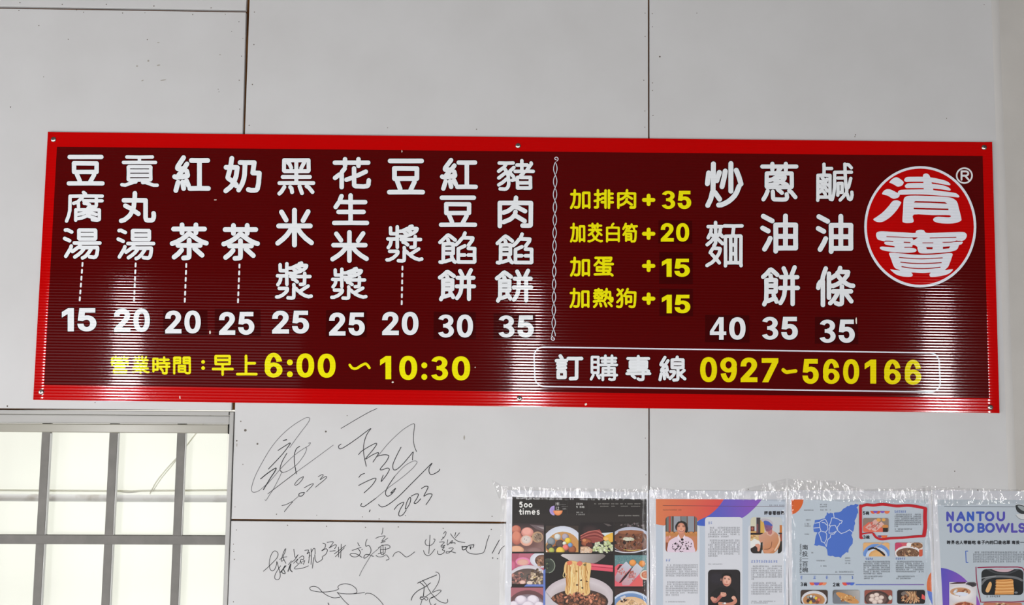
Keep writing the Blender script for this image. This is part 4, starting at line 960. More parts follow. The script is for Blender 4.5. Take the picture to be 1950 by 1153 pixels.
writing('signature', pE, (490, 1000, 7.5375), [
    (INK, B, [(1190, 1040), (1100, 1050), (1010, 1020), (930, 965), (880, 910), (820, 885), (770, 892), (752, 915), (780, 945), (880, 965), (1000, 965), (1100, 950), (1165, 925), (1155, 895), (1190, 862), (1260, 850), (1340, 862), (1410, 910), (1430, 955), (1420, 980), (1385, 990)]),
    (INK, B, [(1145, 972), (1200, 988), (1300, 995), (1420, 990), (1540, 972)]), (INK, B, [(1145, 972), (1180, 1010), (1240, 1085), (1310, 1153), (1400, 1240)]),
    (INK, B, [(1550, 1000), (1570, 985), (1640, 995), (1720, 1050), (1800, 1140), (1850, 1240)]), (INK, A, [(1015, 1125), (1035, 1170)])],
    'flat looping black marker signature under the handwritten line')
writing('signature', pE, X4, [
    (INK, B, [(825, 680), (860, 690), (885, 740), (865, 830), (820, 910), (780, 970), (850, 945), (895, 940), (900, 957), (830, 1020), (760, 1050), (735, 1095), (765, 1160)]),
    (INK, A, [(565, 840), (640, 805), (760, 755), (840, 722)]), (INK, A, [(605, 830), (650, 870), (660, 900), (650, 1030)]), (INK, B, [(635, 800), (690, 860), (740, 950), (810, 1040), (880, 1100), (960, 1125), (998, 1110), (995, 1070)]),
    (INK, A, [(475, 1085), (500, 1020), (570, 950), (680, 890), (752, 835)]), (INK, B, [(600, 1060), (620, 1030), (680, 1035), (715, 1060), (690, 1085), (650, 1050), (625, 1045), (600, 1060), (640, 1075), (700, 1020), (760, 980)]),
    (INK, B, [(630, 1080), (605, 1170)]), (INK, C_, [(760, 1055), (810, 1030)]), (INK, A, [(800, 1160), (830, 1135)])],
    'spiky black marker signature with an upright hook')

# ================================================================== the menu board
SY = -0.0075                                          # front face of the board
board = empty('menu_board', W(985, 775, -0.002))
tag(board, 'long red bordered maroon menu board with white Chinese lettering and prices', 'sign')
TLc, TRc, BRc, BLc = (92, 251.5), (1888.5, 271), (1902.5, 787.5), (64, 762)
def lerp(a, b, t): return (a[0] + (b[0] - a[0]) * t, a[1] + (b[1] - a[1]) * t)
# the board's two ends curl a little forward, off the wall
EDGE = [i / 1810 * 2 for i in range(12)]
U = EDGE + [.25, .5, .75] + [1 - e for e in EDGE[::-1]]
BOW = {i: -0.5 * 6.0 * ((22 - 2 * i) * 0.00134) ** 2 for i in range(11)}
V, F = [], []
for i, u in enumerate(U):
    k = min(i, len(U) - 1 - i)
    for e in (lerp(TLc, TRc, u), lerp(BLc, BRc, u)):
        p = W(e[0], e[1], SY)
        V.append((p.x, SY + BOW.get(k, 0), p.z))
for i in range(len(U) - 1): F.append((2 * i, 2 * i + 1, 2 * i + 3, 2 * i + 2))
mesh('border_face', V, F, M_red, board, smooth=True)
n = len(U)
loop = [2 * i for i in range(n)] + [2 * i + 1 for i in range(n - 1, -1, -1)]
E = [V[i] for i in loop]
EV = [(x, y + 0.0001, z) for x, y, z in E] + [(x, -0.0012, z) for x, y, z in E]
m = len(E)
EF = [(i, (i + 1) % m, m + (i + 1) % m, m + i) for i in range(m)] + [tuple(range(m, 2 * m))]
mesh('board_edge', EV, EF, M_edge, board)

FACE = SY - 0.00008
WHITE, YEL, RIM, MAROON = (216, 219, 231), (234, 214, 8), (26, 0, 2), (76, 0.6, 1)
P = Print(0.80)
P.poly([(105.5, 279.5), (1871.6, 297.3), (1883.5, 759), (82.5, 733.6)], MAROON)
P.build('maroon_field', M_sign, board, FACE)
LAY = FACE - 0.00006

def letters(name, jobs, label=None, mat=M_sign):
    """every character, figure and row of dashes is a part of its own"""
    for j in jobs:
        P = Print(0.78)
        nm, kd = name, None
        if isinstance(j, tuple): nm, kd, j = j
        j(P)
        tag(P.build(nm, mat, board, LAY), kind=kd)
def g(ch, x0, y0, x1, y1, w=9.6, col=WHITE):
    return lambda P: P.glyph(ch, x0, y0, x1, y1, w, col, RIM if col is WHITE else None, 2.4)
def digits(s, x0, y0, x1, y1):
    ws = [{'1': 0.47}.get(c, 0.74) for c in s]
    gap = 0.13
    k = (x1 - x0) / (sum(ws) + gap * (len(s) - 1))
    out, x = [], x0
    for c, w in zip(s, ws):
        out.append((c, x, y0, x + w * k, y1))
        x += (w + gap) * k
    return out
def num(s, x0, y0, x1, y1, col=WHITE):
    return [(lambda P, a=a: P.digit(*a, col, RIM if col is WHITE else None)) for a in digits(s, x0, y0, x1, y1)]
def dashes(a, b, n=6):
    def f(P):
        for i in range(n):
            c = lerp(a, b, i / (n - 1))
            t = lerp(a, b, i / (n - 1) + .045)
            s = lerp(a, b, i / (n - 1) - .045)
            P.stroke([s, t], 3.4, WHITE)
    return ('leader_dashes', 'stuff', f)
J = 'lettering'
letters(J, [g('豆', 127, 295, 199.3, 353.8, 8.4), g('腐', 123.6, 363.5, 198, 424.7, 6.6), g('湯', 119.8, 434.6, 193.6, 495, 7.0), dashes((157, 504), (152, 569.5))], 'white column of three characters with dashes, first from the left')
letters(J, [g('貢', 229, 296, 302.6, 356.4, 6.6), g('丸', 226.4, 364, 297.4, 425.3, 8.8), g('湯', 221.8, 435.6, 296, 496.3, 7.0), dashes((258.2, 505), (255.4, 570))], 'white column of three characters with dashes, second from the left')
letters(J, [g('紅', 328, 296, 401.4, 367.6, 9.2), g('茶', 323.4, 424, 397.5, 496.3, 9.2), dashes((354.7, 506), (352, 572))], 'white column of two spaced characters, third from the left')
letters(J, [g('奶', 425.4, 297.2, 498.5, 368.4, 9.2), g('茶', 421.5, 425.2, 495, 497, 9.2), dashes((456, 507), (453.3, 573))], 'white column of two spaced characters, fourth from the left')
letters(J, [g('黑', 528.2, 301.6, 600.4, 372.8, 7.6), g('米', 524.3, 396, 597.8, 471.6, 9.4), g('漿', 523.6, 498, 596, 571.5, 6.8)], 'white column of three spaced characters, fifth from the left')
letters(J, [g('花', 633.5, 299.2, 706.6, 361.1, 8.6), g('生', 632.2, 368.2, 703.1, 429.2, 8.6), g('米', 628.9, 438.4, 702.4, 501.1, 8.8), g('漿', 628.6, 508.6, 700, 571.8, 6.6)], 'white column of four characters above 25')
letters(J, [g('豆', 736.9, 302.3, 809.4, 370.7, 9.0), g('漿', 733.7, 427.7, 806.5, 500.8, 6.8), dashes((766.3, 511), (765, 576.8))], 'white column of two spaced characters with dashes above 20')
letters(J, [g('紅', 837.7, 301, 910.1, 363.7, 8.6), g('豆', 835.7, 372.6, 908.7, 432.6, 8.4), g('餡', 834.4, 440.7, 907.4, 503.4, 7.0), g('餅', 833.8, 511, 906.6, 574.2, 7.8)], 'white column of four characters above the 30')
letters(J, [g('豬', 946.2, 303.1, 1018.7, 364.1, 6.8), g('肉', 947.5, 372.6, 1015.4, 435.1, 8.6), g('餡', 943.6, 442.9, 1015.9, 504.4, 7.0), g('餅', 942.3, 512, 1015.5, 577, 7.8)], 'white column of four characters left of the twisted divider')
letters(J, [g('炒', 1342.2, 307, 1415.8, 396.2, 9.6), g('麵', 1342.9, 420.8, 1416.1, 510, 6.8)], 'white column of two tall characters above 40')
letters(J, [g('蔥', 1447.6, 308.3, 1520.3, 384.5, 8.0), g('油', 1447.6, 407, 1519.8, 483.3, 9.4), g('餅', 1449, 505.4, 1523.3, 584.2, 8.4)], 'white column of three characters in the middle of the right half')
letters(J, [g('鹹', 1553.9, 309.6, 1625.7, 385, 6.4), g('油', 1553.4, 407.7, 1624.9, 483.9, 9.4), g('條', 1553.7, 506.6, 1628.8, 585.5, 8.6)], 'white column of three characters beside the round logo')
yy = [('加排肉', [(1085.3, 1124.6), (1130.1, 1169.3), (1175.1, 1211.7)], 360.2, 398.3, 4.9), ('加茭白筍', [(1085.3, 1114.7), (1118.4, 1148.5), (1153.8, 1180.5), (1184.7, 1214.9)], 424.3, 462.2, 4.3),
      ('加蛋', [(1085.3, 1123.8), (1130.1, 1169.3)], 489, 527.2, 4.9), ('加熱狗', [(1084.5, 1122.7), (1128.6, 1168.6), (1172.9, 1212.1)], 548.4, 587.2, 4.7)]
for (s, xs, y0, y1, w), pc, lb in zip(yy, (381, 445.5, 506.8, 569.2), ('first', 'second', 'third', 'fourth')):
    job = [g(c, x0, y0, x1, y1, w, YEL) for c, (x0, x1) in zip(s, xs)]
    job.append(lambda P, pc=pc: (P.stroke([(1226.3, pc), (1244.2, pc)], 7.6, YEL), P.stroke([(1235.2, pc - 8), (1235.2, pc + 8)], 7.6, YEL)))
    letters(J, job, 'yellow add-on line with a plus sign, %s from the top' % lb)
letters(J, [g('營', 210.5, 677.7, 247, 711.8, 4.0, YEL), g('業', 250.3, 677.9, 285.1, 712.6, 4.0, YEL), g('時', 289.9, 679, 324.7, 713.7, 4.4, YEL), g('間', 329.6, 679.5, 363.7, 713.7, 4.3, YEL),
            lambda P: (P.blob(386.8, 689.7, 3.6, 3.6, YEL, n=12), P.blob(386.8, 701.4, 3.6, 3.6, YEL, n=12)),
            g('早', 403.2, 676.3, 445.2, 716.4, 4.8, YEL), g('上', 449.4, 675.9, 490.7, 715.6, 5.2, YEL),
            lambda P: P.digit('6', 504, 672.3, 538, 719.6, YEL), lambda P: (P.blob(552, 690.6, 5.7, 5.7, YEL, n=14), P.blob(552, 713.2, 5.7, 5.7, YEL, n=14)), lambda P: P.digit('0', 564.5, 673.5, 598.3, 719.6, YEL), lambda P: P.digit('0', 605, 674, 639, 720, YEL),
            lambda P: P.stroke(smooth([(666, 695.5), (671, 701.5), (679, 702), (689, 696), (697, 693.5), (703.5, 701)], 6), 5.0, YEL),
            lambda P: P.digit('1', 723.8, 678.3, 745, 722.8, YEL), lambda P: P.digit('0', 760.3, 678, 794.4, 724.2, YEL), lambda P: (P.blob(808, 696.3, 5.7, 5.7, YEL, n=14), P.blob(808, 718.3, 5.7, 5.7, YEL, n=14)), lambda P: P.digit('3', 820.5, 679, 853.2, 724.6, YEL), lambda P: P.digit('0', 860.7, 679, 895.2, 725, YEL)],
        'yellow line giving the opening hours')
letters(J, [g('訂', 1056.3, 675, 1110.9, 725.1, 7.0), g('購', 1123, 675.6, 1177.1, 726.5, 5.2), g('專', 1191, 676.4, 1240.2, 726.5, 5.6), g('線', 1253.7, 677.6, 1307.1, 727.3, 6.0)], 'white characters before the phone number')
ph = [('0', 1333.3, 680.3, 1365.4, 728.2), ('9', 1371.6, 680.8, 1403.2, 728.6), ('2', 1410.2, 681.3, 1442.4, 728.2), ('7', 1450.4, 682.5, 1482.2, 728.6), ('5', 1528.1, 684, 1559.1, 731.6), ('6', 1567.3, 684, 1598.8, 731.8), ('0', 1605.5, 684.4, 1636.1, 731.8), ('1', 1646.6, 685.2, 1668.6, 731), ('6', 1683.7, 685, 1715.5, 732.6), ('6', 1722.9, 685.4, 1754.5, 733.4)]
letters(J, [lambda P, a=a: P.digit(a[0], *a[1:], (222, 205, 4)) for a in ph] + [lambda P: P.stroke(smooth([(1491.5, 705), (1497, 709), (1504, 708.5), (1515, 707)], 5), 7.0, (222, 205, 4))], 'yellow phone number inside the rounded outline')

# prices: some printed on the board, some on glossy stickers patched over it
printed = [('15', 117.7, 587.2, 183.6, 631.6), ('20', 217, 588, 285.4, 632.8), ('25', 518, 592, 588.6, 635.9), ('20', 727.6, 594.2, 796.9, 638.6), ('35', 1450.4, 603.7, 1519.4, 647.5)]
for t in printed: letters('price_figure', num(*t))
letters('price_figure', num('35', 1259.8, 363.6, 1316.3, 398.3, YEL))
stick = [('20', 314.4, 591.8, 382.3, 635.5, (311, 590, 395, 638), WHITE), ('25', 417, 594.4, 484.4, 638.1, (409, 589, 496, 639.5), WHITE), ('25', 626.6, 595.6, 694.7, 639.7, (621, 591, 698, 642), WHITE),
         ('30', 833.7, 599.4, 900.7, 643.3, (826, 594, 906, 646), WHITE), ('35', 948.6, 601, 1016.5, 643.3, (940, 597, 1020, 647), WHITE), ('40', 1351.8, 604.5, 1419.7, 647.5, (1343, 600, 1427, 652), WHITE),
         ('35', 1560.2, 609, 1627.8, 653.4, (1552, 604, 1634, 655), WHITE), ('20', 1258.2, 425.2, 1312.4, 460.5, (1254, 420, 1318, 464), YEL), ('15', 1260.3, 493.1, 1313.7, 527.6, (1255.5, 480, 1319, 541), YEL), ('15', 1260.3, 561.8, 1314.6, 597.1, (1256, 550, 1319.5, 602), YEL)]
for s, x0, y0, x1, y1, (a, b, c, d), col in stick:
    P = Print(0.80)
    sl = (c - a) * .012
    P.poly([(a, b), (c, b + sl), (c + .4, d + sl), (a - .4, d)], (58, 0.4, 1))
    so = P.build('price_sticker', M_sticker, board, LAY)
    for j in num(s, x0, y0, x1, y1, col):
        P = Print(0.78)
        P.lay = 4
        j(P)
        P.build('price_figure', M_sticker, so, LAY)
    tag(so, 'darker glossy sticker with %s price %s' % ('white' if col is WHITE else 'yellow', s))

# twisted divider, rounded outline
P = Print(0.88)
ya, yb = 309.0, 640.0
for ph_ in (0, math.pi):
    Q = []
    for i in range(241):
        y = ya + (yb - ya) * i / 240
        x = 1057.6 - (y - ya) * .0106 + 3.3 * math.sin(2 * math.pi * (y - ya) / 49.0 + ph_)
        Q.append((x, y))
    P.stroke(Q, 3.2, (40, 0, 3)); P.stroke(Q, 1.5, (212, 212, 220))
sp = lambda cx, cy, s: [(cx + s * (1.2 + 3.4 * t) * math.cos(6.6 * t + 1), cy + s * (1.2 + 3.4 * t) * math.sin(6.6 * t + 1)) for t in [i / 20 for i in range(21)]]
P.stroke(sp(1058.8, 302.6, 1), 1.5, (212, 212, 220)); P.stroke(sp(1053.6, 645.4, -1), 1.5, (212, 212, 220))
tag(P.build('twisted_divider', M_sign, board, LAY), 'thin white twisted rope line')
P = Print(0.88)
c = []
for cx, cy, a in ((1771, 690.5, -90), (1773, 729, 0), (1036, 718.5, 90), (1034.5, 679.5, 180)):
    c += ell(cx, cy, 17.5, 18, a, a + 90, 7)
P.stroke(c, 2.5, (222, 224, 234), closed=True)
tag(P.build('rounded_outline', M_sign, board, LAY), 'thin white rounded outline round the phone number')

# the round logo
P = Print(0.82)
P.blob(1752.5, 432.2, 107.8, 116.6, (40, 0, 3), n=72)
P.blob(1752.5, 432.2, 106.7, 115.6, WHITE, n=72)
P.e = 0.80
P.blob(1752.5, 432.0, 101.9, 110.8, (176, 0.6, 1), n=72)
P.e = 0.82
P.crop(1640, 310, 8.478)
def sm(*pts): P.poly(smooth(list(pts), 4, True), WHITE)
def hard(*pts): P.poly(list(pts), WHITE)
sm((455, 315), (500, 265), (555, 237), (600, 245), (670, 295), (685, 325), (660, 368), (600, 388), (560, 375), (520, 350), (470, 328))
sm((337, 500), (365, 455), (410, 430), (460, 430), (520, 455), (585, 488), (620, 500), (622, 525), (600, 560), (545, 582), (495, 575), (430, 535), (360, 517))
sm((195, 915), (250, 875), (350, 800), (440, 705), (490, 640), (530, 612), (590, 610), (640, 635), (640, 660), (580, 760), (480, 870), (380, 940), (310, 962), (240, 952))
sm((700, 262), (740, 232), (850, 228), (1000, 228), (1120, 238), (1250, 262), (1370, 295), (1430, 335), (1438, 360), (1410, 365), (1300, 345), (1130, 315), (1000, 308), (800, 308), (725, 310), (696, 290))
sm((705, 375), (740, 340), (800, 330), (1000, 328), (1150, 342), (1300, 362), (1390, 390), (1440, 425), (1435, 450), (1400, 448), (1300, 432), (1150, 418), (1000, 410), (800, 410), (725, 408))
sm((592, 480), (620, 447), (680, 437), (850, 433), (1050, 432), (1250, 455), (1420, 475), (1530, 495), (1583, 540), (1570, 560), (1500, 555), (1300, 535), (1050, 517), (850, 513), (700, 517), (620, 515))
sm((995, 225), (1005, 190), (1040, 175), (1080, 185), (1115, 235), (1150, 380), (1165, 480), (1120, 500), (1040, 490), (1015, 470), (1008, 380), (1002, 280))
# moon part with its bars
P.poly(smooth([(665, 940), (675, 780), (685, 600), (720, 550), (800, 533), (1000, 535), (1250, 545), (1430, 562), (1510, 595), (1550, 640), (1575, 730), (1617, 905), (1600, 945), (1520, 975), (1400, 985), (1260, 975), (1180, 950), (1162, 915), (1190, 885), (1250, 873), (1420, 883), (1424, 850), (1150, 848), (850, 838), (848, 940), (820, 970), (740, 977), (690, 968)], 3, True), WHITE)
P.e = 0.80
RB = (150, 0.6, 3)
P.poly([(850, 640), (875, 620), (1100, 626), (1350, 637), (1388, 658), (1375, 663), (1100, 650), (855, 645)], RB)
P.poly([(847, 728), (1100, 735), (1408, 742), (1408, 768), (1100, 760), (847, 752)], RB)
P.e = 0.82
P.crop(1640, 420, 8.478)
sm((240, 225), (260, 190), (330, 176), (500, 185), (700, 195), (868, 203), (885, 170), (950, 152), (1010, 160), (1050, 200), (1200, 200), (1450, 192), (1600, 187), (1670, 195), (1705, 235), (1690, 290), (1650, 325), (1590, 333), (1535, 325), (1480, 345), (1325, 350), (1325, 362), (1480, 350), (1600, 345), (1640, 350), (1620, 385), (1580, 400), (1560, 450), (1520, 485), (1420, 510), (1200, 530), (1000, 535), (935, 520), (910, 470), (905, 430), (860, 400), (830, 400), (820, 430), (780, 440), (870, 455), (893, 485), (870, 510), (800, 522), (700, 525), (550, 515), (400, 495), (320, 470), (300, 440), (330, 423), (420, 428), (530, 435), (530, 415), (430, 400), (385, 385), (370, 360), (390, 345), (330, 328), (270, 310), (245, 265))
sm((450, 540), (480, 520), (600, 530), (800, 550), (1000, 557), (1200, 550), (1350, 535), (1440, 528), (1475, 545), (1465, 590), (1430, 690), (1400, 755), (1350, 803), (1420, 793), (1478, 790), (1465, 820), (1400, 868), (1280, 900), (1150, 915), (1110, 905), (1102, 870), (1118, 843), (1000, 850), (818, 842), (830, 870), (825, 900), (780, 912), (680, 908), (580, 882), (510, 835), (470, 790), (560, 805), (630, 808), (560, 780), (520, 730), (480, 620))
P.e = 0.80
def gap(w, *pts): P.stroke(smooth(list(pts), 5), w, RB)
gap(13, (412, 262), (600, 270), (760, 280), (900, 280)); P.poly([(820, 288), (920, 276), (842, 322), (838, 300)], RB)
gap(15, (1110, 285), (1300, 280), (1530, 274)); gap(15, (385, 335), (450, 335), (512, 340)); gap(16, (692, 354), (788, 359)); gap(12, (992, 364), (1160, 364)); gap(13, (1330, 357), (1440, 353), (1530, 338), (1600, 334))
gap(18, (520, 424), (530, 428)); gap(14, (700, 436), (820, 434)); P.poly([(1045, 432), (1155, 434), (1150, 467), (1062, 467)], RB); P.poly([(1318, 428), (1437, 418), (1420, 450), (1318, 464)], RB)
gap(11, (560, 520), (800, 537), (1000, 545), (1250, 532), (1430, 518))
gap(15, (615, 598), (800, 615), (970, 622), (1150, 615), (1310, 605)); gap(16, (637, 675), (800, 692), (970, 698), (1150, 692), (1293, 683)); gap(16, (655, 748), (800, 770), (970, 779), (1120, 774), (1275, 758))
P.crop(0, 0, 1)
tag(P.build('round_logo', M_sign, board, LAY), 'red disc logo with a white rim and two white characters')
P = Print(0.88)
P.stroke(ell(1836.4, 334.6, 14.6, 14.2, 0, 360, 30), 3.0, (222, 222, 224))
P.latin('R', 1831, 326.6, 1844.4, 342.4, 3.6, (222, 222, 224))
tag(P.build('registered_mark', M_sign, board, LAY), 'small white registered mark')

# six pan-head screws
def screw(px, py):
    c = W(px, py, SY - .0004)
    V, F = [], []
    prof = [(0.0070, 0.0), (0.0068, -.0008), (0.0056, -.0020), (0.0034, -.0026), (0.0022, -.0027)]
    N = 20
    for r, d in prof:
        for k in range(N):
            a = 2 * math.pi * k / N
            V.append((c.x + r * math.cos(a), SY - .0006 + d, c.z + r * math.sin(a)))
    for i in range(len(prof) - 1):
        for k in range(N):
            F.append((i * N + k, i * N + (k + 1) % N, (i + 1) * N + (k + 1) % N, (i + 1) * N + k))
    o = mesh('screw', V, F, M_screw, board, smooth=True)
    H = [(c.x + .0022 * math.cos(2 * math.pi * k / 12), SY - .0028, c.z + .0022 * math.sin(2 * math.pi * k / 12)) for k in range(12)]
    mesh('screw_recess', H, [tuple(range(12))], M_slot, o)
for q in ((102, 265.8), (986.6, 277.7), (1874, 281), (78.5, 747), (989.3, 759.5), (1886, 776.4)): screw(*q)
# two tired cable clips left on the top edge, and flecks where the film has chipped
P = Print(0.88)
for x, y, a, b in ((400, 634, 1.4, 3.6), (748, 728.5, 2.2, 1.4), (1115.3, 770.5, 2.2, 2.2), (342.5, 757, 1.4, 3.0), (765.4, 288.3, 1.0, 2.2), (1630.5, 611, 1.6, 6), (410, 381, 3, .8), (905, 700, 1.2, 1.2), (72.5, 757, .9, 2.2)):
    P.blob(x, y, a, b, (225, 218, 205), n=7, jag=.3)
tag(P.build('chipped_spots', M_sign, board, LAY - .00002), 'pale chips in the printed film', kind='stuff')

# ================================================================== the taped-up newspaper pages
random.seed(11)
PE = 0.93
def bits(P, cx, cy, rx, ry, n, cols, r0, r1, seed, flat=0.75):
    rnd = random.Random(seed)
    for i in range(n):
        a, q = rnd.uniform(0, 6.283), math.sqrt(rnd.random())
        c = rnd.choice(cols)
        r = rnd.uniform(r0, r1)
        P.blob(cx + rx * q * math.cos(a), cy + ry * q * math.sin(a), r, r * rnd.uniform(.5, 1) * flat, c, tuple(int(v * .72) for v in c), rnd.uniform(0, 180), 7, .25)

class Page:
    def __init__(self, label, quad, crop, group='newspaper pages taped along the wall'):
        self.crop = crop
        c = W((quad[0][0] + quad[1][0]) / 2, quad[2][1], -0.0008)
        self.o = empty('newspaper_page', c)
        tag(self.o, label, 'poster', group)
        self.Y = -0.0016
        F = [W(px, py, self.Y) for px, py in quad]
        # the sheet: slightly cockled paper
        N, M = 10, 14
        V, Fc = [], []
        for j in range(M + 1):
            for i in range(N + 1):
                a = lerp(quad[0], quad[1], i / N); b = lerp(quad[3], quad[2], i / N)
                p = lerp(a, b, j / M)
                w = W(p[0], p[1], self.Y)
                V.append((w.x, self.Y, w.z))
        for j in range(M):
            for i in range(N):
                a = j * (N + 1) + i
                Fc.append((a, a + N + 1, a + N + 2, a + 1))
        k = len(V)
        rim = [i for i in range(N + 1)] + [(j + 1) * (N + 1) - 1 for j in range(1, M + 1)] + [M * (N + 1) + i for i in range(N - 1, -1, -1)] + [j * (N + 1) for j in range(M - 1, 0, -1)]
        for i in rim: V.append((V[i][0], -0.0004, V[i][2]))
        m = len(rim)
        for i in range(m): Fc.append((rim[i], rim[(i + 1) % m], k + (i + 1) % m, k + i))
        mesh('sheet', V, Fc, M_paper, self.o)
        self.lev = 1
    def layer(self):
        return Print(PE).crop(*self.crop)
    def put(self, P, name, label=None, kind=None):
        Y = self.Y - 0.00012 * self.lev
        self.lev += 1
        o = P.build(name, M_print, self.o, Y)
        tag(o, label, kind=kind)
        return o

# ---- page 1: black food page
pg = Page('black newspaper page of food photos, leftmost of the taped row', [(965, 934), (1234, 938), (1238, 1330), (958, 1326)], (930, 890, 4.3844))
P = pg.layer(); P.rect(200, 250, 1322, 1400, (46, 42, 40)); P.poly([(200, 250), (1322, 268), (1322, 250)], (206, 208, 214)); P.poly([(200, 250), (192, 1400), (200, 1400)], (46, 42, 40))
P.rect(200, 390, 1322, 480, (50, 45, 43)); pg.put(P, 'black_ground')
P = pg.layer(); P.crop(960, 930, 10.479); Wt = (232, 230, 226)
P.latin('5', 312, 285, 362, 380, 23, Wt); P.latin('o', 404, 315, 462, 378, 22, Wt); P.latin('o', 497, 315, 553, 378, 22, Wt)
P.latin('t', 306, 432, 346, 524, 23, Wt); P.latin('i', 360, 412, 404, 522, 21, Wt); P.latin('m', 428, 430, 518, 522, 22, Wt); P.latin('e', 556, 420, 620, 524, 20, Wt); P.latin('s', 656, 412, 702, 526, 20, Wt)
P.marks(555, 423, 710, 1, 9, 10, (130, 128, 125), 1)
pg.put(P, 'masthead', 'white masthead words')
P = pg.layer(); P.crop(960, 930, 10.479)
P.clip = [(880, 330), (1006, 330), (1006, 580), (880, 580)]; P.blob(1002, 450, 96, 97, (165, 145, 205), (180, 160, 215), n=30)
P.clip = [(960, 450), (1200, 450), (1200, 580), (960, 580)]; P.blob(1073, 450, 93, 98, (235, 160, 110), (225, 125, 75), n=30)
P.clip = None
pg.put(P, 'emblem', 'emblem of a purple and an orange half disc')
P = pg.layer(); P.crop(960, 930, 10.479)
for q in ([(1036, 290), (1032, 345)], [(1062, 285), (1066, 345)], [(1090, 285), (1092, 345)], [(1050, 315), (1078, 315)], [(1040, 375), (1040, 440)], [(1066, 385), (1085, 378), (1090, 395), (1066, 432), (1096, 432)]):
    P.stroke(q, 8, (205, 203, 200))
P.marks(1120, 330, 1240, 1, 9, 13, (140, 138, 135), 2); P.marks(1120, 368, 1285, 1, 9, 13, (135, 132, 130), 3); P.marks(1165, 415, 1245, 1, 9, 26, (165, 163, 160), 4)
P.crop(1100, 930, 10.479)
P.marks(-30, 318, 100, 1, 9, 34, (225, 224, 220), 5); P.marks(-30, 378, 150, 1, 9, 34, (225, 224, 220), 6); P.marks(-30, 487, 100, 1, 9, 22, (190, 188, 184), 7); P.marks(-30, 527, 140, 1, 9, 22, (190, 188, 184), 8)
for a, b in ((330, 465), (490, 640), (672, 812), (845, 965), (995, 1105), (1130, 1245)): P.marks(a, 316, b, 1, 9, 20, (160, 156, 150), a)
for a, b in ((450, 615), (672, 750), (860, 1005), (1065, 1245)): P.marks(a, 365, b, 1, 9, 18, (160, 156, 150), a)
for a, b in ((788, 915), (940, 1070), (1095, 1240)): P.marks(a, 553, b, 1, 9, 19, (190, 187, 180), a)
P.stroke([(-195, 250), (-195, 530)], 4, (70, 66, 64)); P.stroke([(228, 250), (228, 530)], 4, (70, 66, 64)); P.stroke([(-295 - 0, 250), (-295, 530)], 4, (66, 62, 60))
pg.put(P, 'page_header', 'tiny white print', 'stuff')

def clipr(P, x0, y0, x1, y1, r=0):
    P.clip = rrect(x0, y0, x1, y1, r) if r else [(x0, y0), (x1, y0), (x1, y1), (x0, y1)]
# 1a pink buns
P = pg.layer(); clipr(P, 198, 470, 463, 708)
P.poly([(190, 460), (470, 460), (470, 720), (190, 720)], P.grad((0, 480), (50, 44, 46), (0, 700), (150, 118, 112)))
P.poly([(345, 480), (470, 490), (470, 540), (400, 520)], (112, 96, 98)); P.poly([(400, 495), (470, 505), (470, 525)], (160, 150, 150))
P.blob(300, 640, 150, 60, (118, 88, 84), (140, 108, 102))
P.blob(232, 522, 40, 36, (208, 132, 110), (172, 92, 78), off=(-.2, -.3)); P.blob(236, 592, 44, 58, (216, 140, 116), (176, 98, 84), off=(-.1, -.4))
P.blob(325, 546, 52, 42, (234, 172, 158), (205, 130, 118), off=(-.1, -.3)); P.blob(410, 585, 48, 46, (196, 160, 128), (186, 150, 116)); P.blob(414, 587, 38, 38, (140, 118, 102), (160, 136, 112))
bits(P, 412, 588, 30, 30, 16, [(92, 76, 66), (188, 168, 146), (70, 58, 52)], 4, 8, 3)
P.blob(318, 614, 52, 46, (228, 184, 162), (222, 160, 138)); P.blob(316, 606, 40, 34, (220, 206, 198), (210, 190, 180)); bits(P, 316, 604, 26, 18, 8, [(150, 138, 136), (120, 110, 108)], 3, 5, 4)
P.blob(235, 692, 62, 34, (232, 182, 150), (214, 158, 122), off=(0, -.3)); P.blob(385, 700, 70, 30, (150, 120, 116), (130, 100, 96))
pg.put(P, 'food_photo', 'photo of pink buns')
# 1b bowl with coloured balls
P = pg.layer(); clipr(P, 480, 490, 752, 712)
P.rect(470, 480, 760, 720, (66, 56, 50)); P.blob(620, 650, 172, 157, (222, 226, 234), (206, 210, 222), n=30); P.blob(622, 678, 146, 138, (206, 142, 78), (196, 150, 96), n=28); P.blob(612, 700, 120, 100, (150, 92, 56), (196, 130, 72), n=24)
for x, y, r, c in ((598, 645, 38, (82, 68, 64)), (525, 622, 35, (132, 140, 146)), (577, 583, 28, (206, 210, 210)), (642, 584, 30, (166, 156, 170)), (560, 690, 30, (58, 50, 48)), (640, 700, 36, (70, 54, 48)), (700, 690, 34, (150, 84, 54)), (665, 616, 28, (238, 190, 58)), (635, 638, 17, (214, 220, 204)), (684, 652, 20, (112, 150, 196)), (645, 672, 27, (228, 118, 108)), (510, 668, 27, (72, 72, 70)), (600, 702, 37, (236, 190, 70)), (527, 697, 25, (172, 178, 84))):
    P.blob(x, y, r, r * .97, tuple(min(255, v + 14) for v in c), tuple(int(v * .74) for v in c), off=(-.22, -.28))
P.poly([(482, 695), (495, 708), (482, 712)], (225, 225, 225))
pg.put(P, 'food_photo', 'photo of a bowl of coloured balls')
